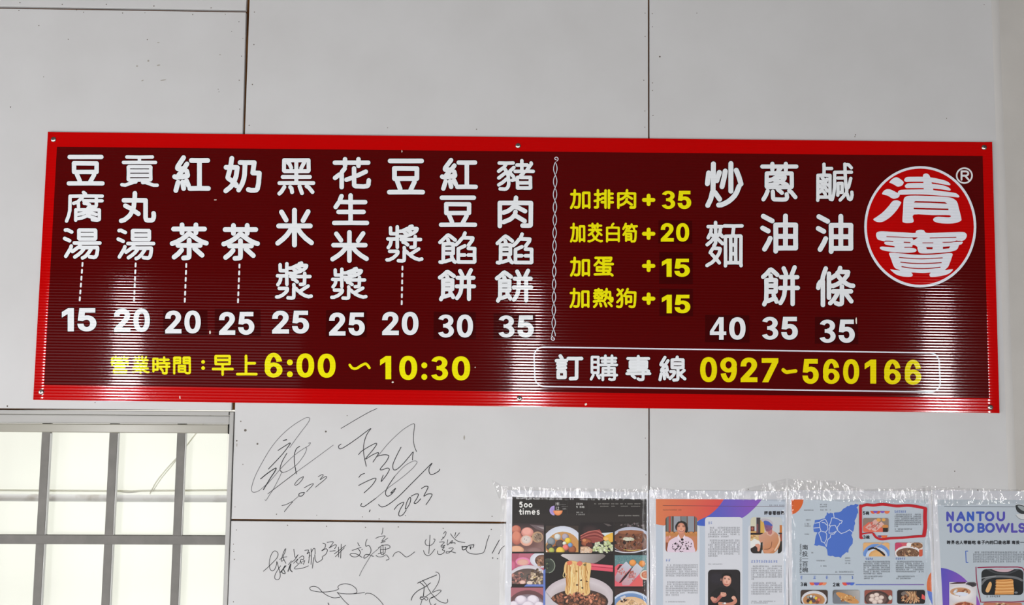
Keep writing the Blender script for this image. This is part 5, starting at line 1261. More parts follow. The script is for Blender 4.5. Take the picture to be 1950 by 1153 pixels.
# 1c cured meat and cabbage
P = pg.layer(); clipr(P, 768, 465, 1040, 718)
P.rect(760, 460, 1050, 720, (42, 37, 37)); P.blob(850, 540, 80, 60, (62, 48, 48), (44, 38, 38)); P.poly([(960, 470), (1010, 478), (1030, 490), (1000, 495)], (92, 84, 82))
P.poly([(768, 575), (830, 538), (930, 522), (962, 575), (960, 615), (900, 640), (800, 620), (770, 605)], (146, 72, 66))
for k, c in enumerate(((196, 116, 104), (116, 50, 50), (186, 110, 100), (104, 44, 46), (168, 92, 84))):
    P.stroke(smooth([(770, 575 + k * 10), (830, 545 + k * 12), (900, 532 + k * 14), (955, 560 + k * 12)], 4), 6 - k * .4, c)
P.blob(820, 628, 44, 34, (168, 96, 66), (110, 56, 46), jag=.15); P.blob(800, 612, 16, 12, (205, 135, 90)); P.blob(845, 650, 30, 22, (96, 48, 44), (70, 38, 36), jag=.2)
P.poly([(945, 552), (1040, 545), (1040, 600), (985, 590)], (206, 216, 218)); P.poly(smooth([(958, 592), (985, 570), (1040, 552), (1040, 622), (995, 626), (968, 612)], 4, True), (232, 180, 70)); P.blob(985, 600, 26, 18, (240, 192, 110), (226, 160, 60))
P.blob(800, 700, 70, 36, (226, 196, 166), (196, 150, 120), jag=.1); bits(P, 820, 695, 60, 20, 16, [(232, 208, 186), (212, 170, 140)], 8, 14, 6)
bits(P, 955, 672, 85, 48, 46, [(222, 224, 196), (206, 214, 160), (214, 222, 186), (186, 198, 140)], 12, 24, 5)
pg.put(P, 'food_photo', 'photo of cured meat on cabbage')
# 1d dark braised bowl
P = pg.layer(); clipr(P, 1055, 465, 1322, 718)
P.rect(1050, 460, 1330, 720, (48, 42, 40)); bits(P, 1190, 482, 110, 14, 18, [(96, 92, 92), (120, 104, 106), (66, 60, 58)], 8, 18, 8)
P.blob(1190, 610, 172, 110, (196, 200, 214), (178, 182, 198), n=28); P.blob(1190, 622, 160, 96, (128, 80, 56), (104, 62, 46), n=28); P.blob(1190, 545, 110, 18, (150, 96, 68), (140, 90, 64))
bits(P, 1190, 625, 138, 72, 90, [(74, 50, 42), (112, 78, 62), (150, 112, 92), (52, 36, 34), (142, 92, 80)], 8, 18, 9)
P.blob(1170, 602, 46, 16, (214, 214, 196), (190, 190, 160), jag=.2); bits(P, 1172, 600, 40, 12, 14, [(110, 140, 90), (226, 226, 214)], 3, 7, 10)
P.stroke(smooth([(1060, 700), (1120, 712), (1200, 714), (1322, 690)], 4), 9, (206, 204, 210)); P.stroke(smooth([(1130, 690), (1200, 698), (1270, 690)], 4), 6, (196, 170, 96))
pg.put(P, 'food_photo', 'photo of a dark braised noodle bowl')
# 1e pink plates and braised bowl
P = pg.layer(); clipr(P, 195, 722, 463, 985)
P.rect(190, 715, 470, 990, (188, 108, 126)); P.poly([(190, 715), (260, 715), (225, 850), (190, 850)], (176, 92, 112))
P.blob(200, 820, 30, 38, (206, 110, 140), (190, 96, 124)); P.blob(288, 790, 62, 36, (232, 150, 184), (222, 128, 168)); P.blob(288, 796, 50, 27, (226, 174, 160), (218, 156, 146))
P.blob(445, 775, 98, 66, (226, 228, 236), (206, 206, 216), n=24); P.blob(450, 780, 62, 48, (138, 100, 84), (112, 80, 70)); bits(P, 435, 785, 40, 40, 16, [(196, 150, 124), (98, 74, 62), (172, 128, 100)], 10, 18, 12)
P.blob(330, 945, 172, 125, (232, 228, 234), (206, 200, 206), n=28); P.blob(330, 952, 158, 104, (112, 96, 88), (96, 82, 78), n=28)
bits(P, 250, 930, 62, 50, 30, [(196, 140, 126), (150, 106, 100), (176, 128, 116), (92, 74, 72)], 10, 20, 13); bits(P, 330, 915, 70, 36, 30, [(70, 72, 70), (96, 98, 94), (146, 112, 104)], 7, 16, 14); bits(P, 405, 915, 50, 62, 30, [(222, 200, 172), (212, 190, 140), (190, 166, 140), (96, 78, 64)], 10, 20, 15)
P.blob(285, 962, 26, 17, (232, 200, 186), (206, 152, 138)); P.blob(345, 968, 24, 16, (226, 208, 192)); P.rect(190, 978, 320, 990, (50, 40, 36))
pg.put(P, 'food_photo', 'photo of a braised dish beside pink plates')
# 1f noodles lifted over a bowl
P = pg.layer(); clipr(P, 475, 728, 1040, 1270)
P.rect(470, 720, 1050, 1280, (38, 34, 33)); P.poly(smooth([(620, 728), (960, 728), (930, 780), (860, 808), (720, 800), (660, 770)], 4, True), P.grad((620, 0), (206, 198, 196), (960, 0), (120, 112, 108)))
P.blob(498, 825, 60, 62, (60, 66, 58), (74, 80, 70), n=22); P.stroke(ell(498, 825, 57, 60, -70, 80, 18), 6, (146, 156, 138)); bits(P, 490, 820, 24, 34, 10, [(120, 132, 96), (44, 46, 42)], 5, 12, 17)
P.blob(757, 1085, 292, 172, (222, 214, 216), (196, 184, 188), n=36); P.blob(757, 1105, 262, 145, (176, 162, 164), (206, 196, 198), n=32)
P.blob(757, 1125, 244, 104, (92, 66, 56), (70, 54, 50), n=28)
bits(P, 760, 1110, 232, 70, 150, [(122, 80, 60), (82, 58, 48), (160, 106, 80), (60, 46, 42), (186, 124, 96), (140, 88, 70)], 11, 24, 18); bits(P, 760, 1200, 200, 70, 60, [(122, 80, 60), (82, 58, 48), (160, 106, 80)], 12, 26, 19)
P.poly([(848, 804), (1040, 822), (1040, 875), (846, 858)], (222, 88, 106)); P.stroke([(850, 830), (1040, 846)], 4, (150, 48, 66)); P.stroke([(850, 816), (1040, 833)], 5, (236, 128, 140))
NO = smooth([(640, 805), (660, 788), (700, 782), (760, 795), (830, 800), (858, 815), (850, 900), (842, 980), (848, 1050), (800, 1075), (740, 1040), (700, 1075), (650, 1062), (640, 1020), (655, 960), (642, 900), (630, 860)], 4, True)
P.poly(NO, (228, 190, 128))
rnd = random.Random(5)
for i in range(46):
    x = rnd.uniform(646, 846); y0, y1 = rnd.uniform(795, 900), rnd.uniform(900, 1062)
    P.stroke(smooth([(x, y0), (x + rnd.uniform(-10, 10), (y0 + y1) / 2), (x + rnd.uniform(-14, 14), y1)], 4), rnd.uniform(3, 7), rnd.choice([(242, 214, 150), (204, 152, 84), (236, 202, 140), (186, 128, 70), (246, 222, 170), (226, 180, 96)]))
P.stroke(smooth([(640, 860), (626, 890), (625, 915), (640, 918), (652, 890)], 5), 5, (232, 208, 150))
for x, y, r, c in ((675, 800, 22, (222, 120, 88)), (760, 808, 26, (216, 116, 100)), (740, 985, 10, (90, 60, 40)), (785, 1010, 9, (80, 60, 40)), (805, 815, 13, (120, 110, 70)), (820, 955, 9, (96, 70, 44)), (775, 945, 9, (70, 50, 40)), (735, 870, 8, (150, 110, 40))): P.blob(x, y, r, r * .8, c, jag=.2, n=9)
bits(P, 760, 1090, 180, 36, 40, [(196, 124, 92), (226, 152, 120), (150, 92, 70), (96, 66, 54)], 10, 22, 20)
P.poly([(475, 1040), (540, 1120), (600, 1160), (470, 1160)], (200, 194, 200))
pg.put(P, 'food_photo', 'large photo of noodles lifted by pink chopsticks')
# 1g packets on a pink tray
P = pg.layer(); clipr(P, 1055, 737, 1322, 997)
P.rect(1050, 730, 1330, 1000, (98, 136, 138)); bits(P, 1190, 775, 130, 40, 70, [(130, 162, 160), (80, 116, 120), (150, 176, 170)], 2.5, 5, 21, 1)
P.poly([(1055, 835), (1085, 810), (1130, 812), (1322, 930), (1322, 1000), (1055, 1000)], (222, 98, 110)); P.poly([(1075, 850), (1095, 820), (1115, 818), (1080, 880)], (90, 40, 46))
P.blob(1205, 800, 30, 27, (234, 160, 88), (202, 122, 58), off=(-.1, -.3)); P.blob(1283, 808, 28, 28, (226, 150, 74), (186, 106, 44), off=(0, -.3))
P.poly([(1058, 915), (1095, 845), (1150, 788), (1195, 835), (1085, 965), (1060, 950)], P.grad((1150, 790), (198, 202, 214), (1070, 950), (176, 138, 148)))
P.poly([(1112, 968), (1165, 880), (1240, 803), (1292, 850), (1255, 900), (1175, 988), (1120, 990)], P.grad((1240, 803), (196, 204, 214), (1130, 980), (196, 150, 158)))
bits(P, 1120, 880, 40, 30, 14, [(214, 120, 110), (206, 140, 134), (226, 176, 176)], 8, 16, 22); bits(P, 1190, 910, 44, 44, 20, [(214, 116, 106), (200, 138, 140), (226, 170, 166), (186, 100, 84)], 8, 18, 23)
P.poly([(1090, 970), (1130, 915), (1215, 825), (1150, 920), (1108, 965)], (52, 34, 38)); P.poly([(1190, 985), (1270, 905), (1300, 930), (1290, 1000), (1190, 1000)], (222, 102, 100))
P.blob(1310, 902, 46, 40, (232, 218, 200), (206, 190, 172)); P.blob(1314, 900, 36, 31, (196, 108, 54), (176, 90, 44)); P.poly([(1288, 940), (1322, 945), (1322, 1000), (1290, 1000)], (40, 34, 34))
pg.put(P, 'food_photo', 'photo of wrapped rolls on a pink tray')
# 1h dumplings, 1i blue bowl
P = pg.layer(); clipr(P, 188, 1000, 463, 1260)
P.rect(180, 990, 470, 1270, (170, 106, 114)); P.rect(180, 990, 470, 1008, (60, 44, 44)); P.blob(330, 1190, 178, 162, (92, 66, 66), (112, 78, 80), n=30); P.blob(330, 1200, 158, 140, (176, 178, 196), (120, 96, 100), n=28)
for x, y, a, b, r in ((272, 1112, 50, 40, 0), (372, 1112, 52, 42, 10), (212, 1150, 40, 30, 0), (330, 1160, 56, 40, -8), (425, 1160, 46, 36, 12), (270, 1200, 50, 36, 0), (390, 1215, 50, 36, 5)): P.blob(x, y, a, b, (234, 226, 234), (196, 184, 198), r, off=(-.1, -.3))
pg.put(P, 'food_photo', 'photo of white dumplings')
P = pg.layer(); clipr(P, 1055, 1010, 1322, 1262)
P.rect(1050, 1000, 1330, 1270, (62, 44, 42)); P.blob(1190, 1165, 172, 128, (222, 230, 240), (196, 208, 226), n=30); P.blob(1190, 1170, 160, 116, (98, 132, 180), (120, 150, 192), n=30); P.blob(1194, 1180, 138, 96, (230, 196, 156), (220, 180, 136), n=28)
bits(P, 1125, 1115, 30, 14, 14, [(92, 56, 46), (62, 40, 36), (226, 220, 214)], 6, 12, 26); bits(P, 1210, 1140, 90, 40, 20, [(238, 206, 170), (212, 168, 124)], 12, 24, 27); P.poly([(1100, 1090), (1140, 1072), (1150, 1085), (1110, 1105)], (206, 200, 200))
pg.put(P, 'food_photo', 'photo of a blue rimmed soup bowl')
P = pg.layer(); P.poly([(459, 866), (476, 850), (474, 1262), (457, 1262)], (104, 126, 196)); P.poly([(318, 980), (460, 981), (460, 999), (298, 998)], (110, 130, 198))
pg.put(P, 'blue_bracket', 'blue corner bracket')

# ---- page 2: three portraits
pg = Page('newspaper page with three portrait photos under an orange and blue arc', [(1236, 934), (1499, 936), (1506, 1330), (1240, 1330)], (1230, 890, 4.386))
P = pg.layer()
P.poly([(83, 268), (1165, 272), (1172, 1400), (85, 1400)], (186, 196, 208)); 
P.clip = [(83, 268), (1166, 272), (1172, 1400), (84, 1400)]
P.poly(smooth([(83, 268), (300, 268), (650, 270)], 2) + smooth([(650, 272), (600, 340), (525, 405), (440, 448), (300, 482), (180, 492), (84, 478)], 5), P.grad((100, 0), (212, 122, 80), (600, 0), (214, 78, 76)))
P.poly(smooth([(652, 270), (600, 340), (525, 405), (440, 448), (428, 485), (495, 494)], 4) + smooth([(500, 494), (640, 480), (800, 428), (900, 350), (968, 272)], 4), P.grad((480, 470), (58, 98, 190), (900, 320), (136, 86, 182)))
P.clip = None
P.rect(143, 484, 448, 1380, (210, 213, 219), 26); P.rect(143, 520, 448, 1380, (212, 214, 220), 4); P.rect(494, 418, 806, 1380, (212, 214, 220), 26); P.rect(855, 486, 1152, 1380, (210, 213, 219), 24)
P.stroke([(142, 322), (1155, 331)], 3.4, (92, 62, 70))
pg.put(P, 'page_ground', 'orange, blue and purple arc over pale columns')
P = pg.layer()
for i, ch in enumerate('評審看榜單'): P.glyph(ch, 987 + i * 34.2, 367, 1019 + i * 34.2, 401, 5.2, (52, 52, 58))
pg.put(P, 'headline', 'dark headline of five characters')
P = pg.layer(); P.marks(143, 359, 300, 1, 9, 9, (96, 60, 50), 1); P.marks(1030, 320, 1155, 1, 9, 9, (70, 72, 80), 2); pg.put(P, 'page_header', 'tiny dark print', 'stuff')
P = pg.layer(); D = (116, 118, 124); BL = (84, 112, 186)
P.marks(520, 467, 564, 1, 9, 19, BL, 3); P.marks(166, 779, 232, 1, 9, 20, BL, 4); P.marks(878, 789, 1098, 1, 9, 20, BL, 5)
P.marks(520, 508, 782, 5, 18.3, 13, D, 6, .35); P.marks(520, 614, 782, 8, 18.3, 13, D, 7, .7); P.marks(520, 812, 640, 1, 9, 9, D, 8, dens=.8)
P.marks(165, 820, 430, 7, 17.6, 12, D, 9, .95); P.marks(165, 962, 430, 7, 17.9, 12, D, 10, .55); P.marks(165, 1127, 337, 1, 9, 9, D, 11, dens=.8)
P.marks(880, 830, 1142, 7, 17.8, 12, D, 12, .93); P.marks(880, 970, 1142, 6, 18, 12, D, 13, .4); P.marks(880, 1123, 1080, 2, 13, 9, D, 14, .3)
pg.put(P, 'text_columns', 'columns of tiny dark print', 'stuff')
# portraits, printed
P = pg.layer(); P.crop(1245, 975, 13.56); clipr(P, 303, 122, 1120, 1052, 90)
P.rect(300, 100, 1130, 1060, (120, 122, 124))
for x0, x1, c in ((300, 325, (52, 44, 38)), (325, 385, (108, 112, 108)), (385, 440, (176, 78, 66)), (440, 478, (112, 116, 112)), (478, 512, (66, 46, 34)), (512, 690, (150, 154, 162)), (690, 708, (96, 72, 58)), (708, 850, (116, 124, 126)), (850, 876, (104, 76, 58)), (876, 1040, (142, 148, 156)), (1040, 1066, (112, 68, 58)), (1066, 1130, (112, 108, 106))): P.rect(x0, 100, x1, 560, c)
P.rect(300, 520, 1130, 560, (70, 50, 38)); P.rect(300, 545, 1130, 650, (190, 128, 74))
for k in range(7): P.blob(340 + k * 125, 548, 58, 34, (204, 140, 82), (170, 108, 62))
P.rect(300, 640, 1130, 1060, (196, 128, 92)); P.rect(300, 800, 400, 1060, (140, 78, 52))
P.poly(smooth([(365, 870), (400, 760), (480, 700), (600, 650), (700, 700), (810, 640), (930, 680), (1010, 760), (1040, 900), (1020, 1070), (400, 1070)], 4, True), (222, 202, 216))
P.poly([(635, 600), (640, 560), (800, 560), (800, 600), (740, 700), (690, 690)], (200, 138, 112)); P.poly([(600, 650), (632, 590), (690, 700), (640, 720)], (232, 218, 226)); P.poly([(812, 640), (798, 600), (735, 700), (790, 725)], (232, 216, 226))
bits(P, 720, 880, 280, 160, 46, [(44, 32, 38), (66, 40, 52), (38, 30, 34), (96, 62, 76)], 14, 34, 31, .6); P.blob(735, 722, 36, 32, (30, 26, 28))
P.blob(715, 390, 158, 150, (40, 36, 34), (44, 40, 36), jag=.05, n=24); P.blob(840, 450, 44, 100, (38, 34, 32)); P.blob(588, 400, 34, 80, (38, 34, 32))
P.blob(706, 440, 112, 152, (222, 160, 132), (196, 128, 104), n=24); P.blob(640, 385, 34, 12, (120, 76, 64)); P.blob(770, 388, 36, 12, (120, 76, 64)); P.stroke(smooth([(612, 366), (640, 352), (675, 364)], 4), 10, (70, 48, 42)); P.stroke(smooth([(738, 366), (772, 354), (806, 370)], 4), 10, (70, 48, 42))
P.blob(706, 450, 22, 30, (214, 146, 120), (198, 130, 104)); P.stroke(smooth([(650, 490), (680, 510), (710, 515), (745, 508), (772, 488)], 5), 20, (166, 76, 66)); P.stroke(smooth([(665, 494), (710, 506), (758, 494)], 4), 7, (238, 222, 214))
P.blob(345, 690, 44, 60, (218, 158, 146), (196, 126, 112)); P.stroke([(345, 650), (350, 770)], 40, (206, 140, 124)); P.blob(410, 650, 24, 34, (222, 166, 152))
pg.put(P, 'portrait_photo', 'portrait of a person in a spotted shirt')
P = pg.layer(); P.crop(1405, 975, 13.56); clipr(P, 328, 140, 1142, 1080, 95)
P.rect(320, 130, 1150, 1090, (196, 200, 202)); P.rect(320, 130, 470, 400, (206, 202, 178)); P.rect(480, 155, 582, 560, (66, 58, 62)); P.rect(482, 320, 530, 560, (122, 74, 76)); P.rect(582, 220, 690, 560, (212, 170, 84))
P.rect(330, 380, 432, 505, (92, 48, 42)); P.blob(375, 440, 34, 44, (170, 96, 84), (120, 64, 56)); P.rect(320, 505, 480, 550, (206, 160, 96)); P.rect(320, 550, 650, 610, (46, 34, 32)); P.rect(320, 600, 560, 780, (214, 178, 120)); bits(P, 420, 680, 90, 60, 16, [(238, 222, 190), (196, 140, 92), (226, 200, 120)], 16, 34, 33)
P.poly([(320, 770), (440, 700), (560, 760), (600, 860), (450, 900), (330, 960)], (226, 226, 222)); P.poly([(320, 960), (440, 890), (560, 900), (620, 1000), (600, 1090), (320, 1090)], (48, 42, 40)); P.poly([(590, 800), (640, 780), (640, 1000), (580, 990)], (40, 44, 40))
P.rect(1080, 350, 1150, 560, (196, 120, 60)); P.rect(1050, 545, 1150, 580, (60, 44, 36)); P.rect(1080, 580, 1150, 780, (150, 80, 62)); P.poly([(1050, 780), (1150, 760), (1150, 1090), (1030, 1090)], (44, 40, 34))
P.poly(smooth([(530, 640), (640, 570), (760, 510), (900, 500), (1010, 560), (1080, 680), (1095, 800), (1040, 960), (900, 1085), (690, 1085), (640, 960), (640, 800)], 4, True), P.grad((600, 600), (206, 156, 132), (900, 1000), (196, 130, 84)))
P.poly([(700, 480), (760, 500), (900, 480), (960, 540), (850, 640), (760, 600)], (214, 170, 150)); P.stroke(smooth([(1060, 640), (1080, 760), (1020, 900), (960, 1000)], 4), 40, (226, 196, 170)); P.stroke(smooth([(880, 780), (860, 900), (800, 960), (680, 970)], 4), 14, (120, 74, 56)); P.stroke(smooth([(680, 1010), (780, 1040), (900, 960)], 4), 70, (210, 148, 112))
P.poly(smooth([(560, 640), (600, 720), (620, 780), (580, 800), (540, 700)], 4, True), (206, 150, 126)); P.poly(smooth([(440, 870), (520, 830), (580, 880), (560, 1010), (510, 1020), (500, 930)], 4, True), (216, 152, 128))
P.poly([(770, 470), (890, 440), (880, 560), (840, 600), (780, 570)], (186, 116, 112))
P.poly(smooth([(680, 330), (690, 290), (780, 270), (880, 300), (895, 400), (870, 460), (800, 510), (740, 510), (700, 440)], 4, True), P.grad((780, 320), (116, 92, 146), (800, 500), (150, 92, 104)))
P.poly(smooth([(665, 270), (690, 235), (780, 240), (860, 290), (890, 370), (800, 350), (700, 330)], 4, True), (76, 96, 178)); P.poly(smooth([(600, 200), (660, 180), (780, 190), (860, 230), (905, 300), (890, 340), (800, 260), (690, 230), (640, 270)], 4, True), (186, 178, 186))
P.blob(885, 400, 16, 30, (200, 120, 120)); P.stroke([(720, 395), (760, 400)], 9, (84, 52, 84)); P.stroke([(745, 470), (785, 474)], 9, (130, 66, 90))
pg.put(P, 'portrait_photo', 'portrait of a person in a cap and tan sweater')
P = pg.layer(); P.crop(1330, 1075, 14.78); clipr(P, 270, 155, 1178, 1330, 110)
P.rect(260, 140, 1190, 1340, (42, 38, 40)); P.blob(520, 400, 260, 200, (48, 44, 50), (42, 38, 40)); P.poly(smooth([(330, 900), (480, 720), (640, 640), (780, 680), (900, 640), (1040, 760), (1100, 960), (1100, 1340), (380, 1340)], 4, True), (34, 32, 32))
P.blob(795, 330, 150, 95, (30, 28, 28), (36, 33, 33), n=22); P.blob(800, 465, 125, 165, (228, 178, 158), (196, 132, 112), n=24, off=(.1, -.1)); P.poly(smooth([(670, 370), (700, 320), (800, 300), (900, 330), (925, 400), (880, 345), (780, 322), (705, 345)], 4, True), (30, 27, 27))
P.blob(636, 440, 18, 34, (150, 110, 98)); P.blob(745, 412, 34, 12, (112, 72, 66)); P.blob(858, 435, 30, 11, (112, 72, 66)); P.stroke([(715, 385), (780, 390)], 10, (74, 52, 48)); P.stroke([(830, 405), (885, 420)], 10, (74, 52, 48)); P.blob(795, 500, 26, 34, (214, 150, 130), (198, 132, 112)); P.stroke(smooth([(730, 565), (775, 580), (835, 572)], 4), 18, (180, 80, 74))
P.stroke(smooth([(400, 960), (430, 1040), (500, 1040), (600, 930), (660, 880)], 4), 92, (176, 104, 92)); P.stroke(smooth([(385, 960), (420, 1010), (470, 990)], 4), 90, (206, 146, 126)); P.blob(700, 860, 92, 68, (216, 160, 138), (186, 120, 102), n=18)
for k in range(4): P.stroke([(640 + k * 40, 800 + k * 4), (650 + k * 36, 860)], 26, (226, 174, 150)); 
P.stroke([(660, 830), (770, 850)], 8, (150, 88, 74))
P.stroke(smooth([(990, 940), (1040, 1040), (960, 1110), (800, 1140), (600, 1110)], 5), 96, (202, 136, 114)); P.blob(990, 950, 60, 50, (222, 172, 150)); P.blob(745, 1105, 34, 26, (230, 230, 230)); P.blob(690, 1110, 24, 22, (150, 150, 154))
pg.put(P, 'portrait_photo', 'portrait of a person in a black shirt with clasped hands')

# ---- page 3: map page
pg = Page('newspaper page with a blue map and thick red marker box', [(1501, 934), (1773, 936), (1783, 1330), (1502, 1330)], (1490, 890, 4.3833))
P = pg.layer(); G_ = (186, 197, 206)
P.poly([(75, 272), (1217, 272), (1254, 1153), (1264, 1400), (85, 1400)], G_)
P.poly([(75, 272), (175, 272), (172, 300), (160, 330), (138, 362), (110, 385), (78, 397)], (212, 98, 42))
P.poly([(1241, 878), (1222, 905), (1208, 945), (1204, 990), (1208, 1030), (1247, 1050)], (214, 104, 50)); P.poly([(1208, 1030), (1216, 1075), (1232, 1115), (1254, 1153), (1248, 1045)], (72, 106, 196))
pg.put(P, 'page_ground')
P = pg.layer(); MB_, LN = (76, 112, 196), (196, 206, 222)
P.poly([(642, 312), (632, 318), (628, 312), (606, 308), (598, 318), (570, 316), (552, 328), (545, 324), (525, 340), (508, 348), (490, 370), (470, 378), (440, 380), (420, 386), (398, 382), (388, 390), (372, 378), (368, 402), (358, 412), (352, 430), (330, 432), (310, 440), (270, 444), (268, 465), (258, 492), (258, 515), (262, 542), (292, 546), (278, 578), (272, 612), (270, 640), (262, 652), (290, 660), (302, 652), (330, 660), (358, 668), (372, 690), (378, 738), (400, 745), (420, 742), (440, 752), (470, 750), (488, 760), (496, 742), (520, 724), (532, 712), (550, 715), (552, 690), (560, 672), (586, 640), (588, 600), (575, 568), (588, 545), (597, 520), (600, 490), (608, 472), (602, 450), (618, 420), (622, 396), (632, 380), (628, 350), (618, 340)], MB_)
for q in ([(425, 382), (432, 425), (468, 436), (480, 446), (500, 450), (490, 472), (478, 470), (470, 490)], [(470, 490), (458, 500), (460, 530), (490, 556), (525, 545), (560, 524), (590, 548)], [(432, 425), (412, 425), (402, 465), (388, 490), (400, 492), (440, 486), (460, 530)], [(400, 492), (390, 520), (388, 552), (420, 552), (450, 536), (430, 560), (402, 566), (400, 588), (380, 604)],
          [(270, 470), (310, 462), (325, 448), (358, 436)], [(310, 470), (312, 505), (322, 535), (360, 545), (380, 520), (376, 490), (352, 466), (330, 462)], [(262, 510), (312, 505)], [(322, 535), (302, 550), (318, 590), (325, 622), (352, 634), (366, 605), (370, 565), (360, 545)], [(352, 634), (366, 665), (372, 625), (380, 604)], [(358, 436), (376, 470), (376, 490)]):
    P.stroke(q, 6, LN)
pg.put(P, 'printed_map', 'blue district map with pale borders')
P = pg.layer(); K = (44, 46, 52); D = (112, 116, 122)
for ch, y0, y1 in (('南', 648, 692), ('投', 702, 748), ('百', 790, 832), ('碗', 836, 880)):
    P.glyph(ch, 165, y0, 213, y1, 4.6, K); pg.put(P, 'headline_character'); pg.lev -= 1; P = pg.layer()
P.stroke([(165, 766), (214, 766)], 3, K)
pg.put(P, 'rule_line'); P = pg.layer()
P.stroke([(146, 896), (597, 900)], 3.4, (70, 76, 90)); pg.put(P, 'rule_line'); P = pg.layer()
x = 645
for w_ in ('NANTOU', '100', 'BOWLS'):
    for ch in w_:
        P.latin(ch, 146, x, 158, x + (7 if ch == '1' else 12), 2.6, K, rot=True); x += 16
    x += 10
pg.put(P, 'subtitle', 'small upright capitals', 'stuff')
for t, x0, y0, y1, ch2 in (('5', 670, 370, 399, 694), ('3', 673, 571, 601, 697), ('3', 150, 964, 996, 176), ('2', 421, 966, 998, 447)):
    P = pg.layer(); P.digit(t, x0, y0, x0 + 22, y1, K); P.glyph('碗', ch2, y0 - 1, ch2 + 30, y1 + 1, 4.6, K); pg.lev -= 1; pg.put(P, 'bowl_count')
P = pg.layer()
def halfbowl(x, y, r, c, c2=None):
    old = P.clip; P.clip = [(x - r, y), (x + r, y), (x + r, y + r * 1.2), (x - r, y + r * 1.2)]; P.blob(x, y, r, r, c, c2 or c, n=18); P.clip = old
for x, c in ((758, (222, 98, 66)), (872, (226, 120, 80)), (797, (214, 90, 62)), (835, (128, 90, 180)), (776, (120, 88, 186))): halfbowl(x, 367, 24 if c[0] > 150 else 19, c)
pg.put(P, 'bowl_icons'); P = pg.layer()
for x, c in ((250, (226, 100, 66)), (345, (230, 140, 100)), (315, (220, 96, 70)), (285, (110, 90, 190))): halfbowl(x, 965, 24, c)
pg.put(P, 'bowl_icons'); P = pg.layer()
halfbowl(525, 965, 26, (222, 84, 70)); halfbowl(578, 965, 24, (74, 108, 200)); halfbowl(551, 965, 20, (110, 84, 180))
pg.put(P, 'bowl_icons'); P = pg.layer()
halfbowl(815, 572, 18, (130, 60, 120)); halfbowl(850, 572, 26, (228, 110, 60))
pg.put(P, 'bowl_icons'); P = pg.layer()
P.poly([(610, 980), (1182, 980), (1182, 986), (610, 986)], P.grad((610, 0), (70, 110, 200), (1182, 0), (130, 80, 170)))
pg.put(P, 'rule_line'); P = pg.layer()
for i, x in enumerate((160, 268, 373, 482, 585)): P.marks(x - 11, 924, x + 12, 1, 9, 24, (92, 120, 196), i, dens=1)
pg.put(P, 'blue_characters', kind='stuff')
P = pg.layer()
for x0, y, x1, h in ((312, 314, 370, 10), (312, 331, 372, 10), (180, 361, 262, 10), (314, 359, 402, 10), (184, 443, 232, 10), (184, 475, 222, 10), (184, 493, 234, 10), (185, 562, 226, 10), (240, 717, 278, 9), (272, 783, 362, 9), (318, 828, 370, 10), (522, 762, 570, 9), (522, 783, 570, 9), (522, 804, 570, 9), (440, 877, 597, 10)): P.marks(x0, y, x1, 1, 9, h, D, int(x0))
P.marks(935, 373, 1040, 1, 9, 16, BL, 1); P.marks(935, 397, 1160, 7, 16.6, 11, D, 2, .85); P.marks(937, 519, 1085, 1, 9, 12, D, 3); P.marks(937, 536, 1010, 1, 9, 10, D, 4)
P.marks(676, 767, 750, 1, 9, 16, BL, 5); P.marks(676, 791, 902, 7, 16.6, 11, D, 6, .3); P.marks(680, 914, 832, 1, 9, 11, D, 7); P.marks(680, 931, 760, 1, 9, 10, D, 8)
P.marks(946, 766, 1022, 1, 9, 16, BL, 9); P.marks(946, 791, 1178, 7, 16.6, 11, D, 10, .95); P.marks(950, 914, 1104, 1, 9, 11, D, 11); P.marks(950, 931, 1086, 1, 9, 10, D, 12)
pg.put(P, 'text_columns', 'blocks of tiny dark print', 'stuff')
def photo(x0, y0, x1, y1, r, lab, fn):
    P = pg.layer(); clipr(P, x0, y0, x1, y1, r); fn(P); pg.put(P, 'food_photo', lab)
def f1(P):
    P.rect(660, 420, 900, 550, (142, 124, 112)); P.poly([(672, 500), (720, 460), (860, 520), (840, 550), (672, 550)], (222, 106, 84)); P.poly([(690, 505), (775, 435), (810, 455), (730, 530)], (216, 170, 160)); P.poly([(745, 525), (825, 455), (850, 480), (775, 540)], (222, 176, 166))
    bits(P, 765, 490, 60, 30, 18, [(216, 110, 96), (232, 196, 190), (196, 132, 120)], 7, 13, 41); P.blob(803, 442, 18, 15, (222, 160, 84)); P.blob(845, 440, 16, 13, (222, 166, 90)); P.blob(858, 497, 26, 16, (206, 138, 72)); P.rect(838, 508, 880, 545, (44, 38, 36))
photo(672, 428, 887, 543, 14, 'photo of rolls on an orange tray', f1)
def f2(P):
    P.rect(660, 620, 900, 760, (226, 176, 120)); P.blob(785, 740, 116, 100, (74, 118, 196), (120, 156, 212), n=26); P.blob(787, 748, 92, 78, (214, 222, 232), (190, 204, 226), n=24); P.blob(790, 750, 72, 58, (226, 178, 118), (214, 160, 98), n=22)
    P.stroke(smooth([(720, 690), (760, 676), (810, 700), (850, 735)], 4), 16, (40, 34, 34)); P.stroke([(770, 672), (840, 634)], 9, (176, 168, 160))
photo(674, 632, 893, 747, 14, 'photo of orange soup in a blue bowl', f2)
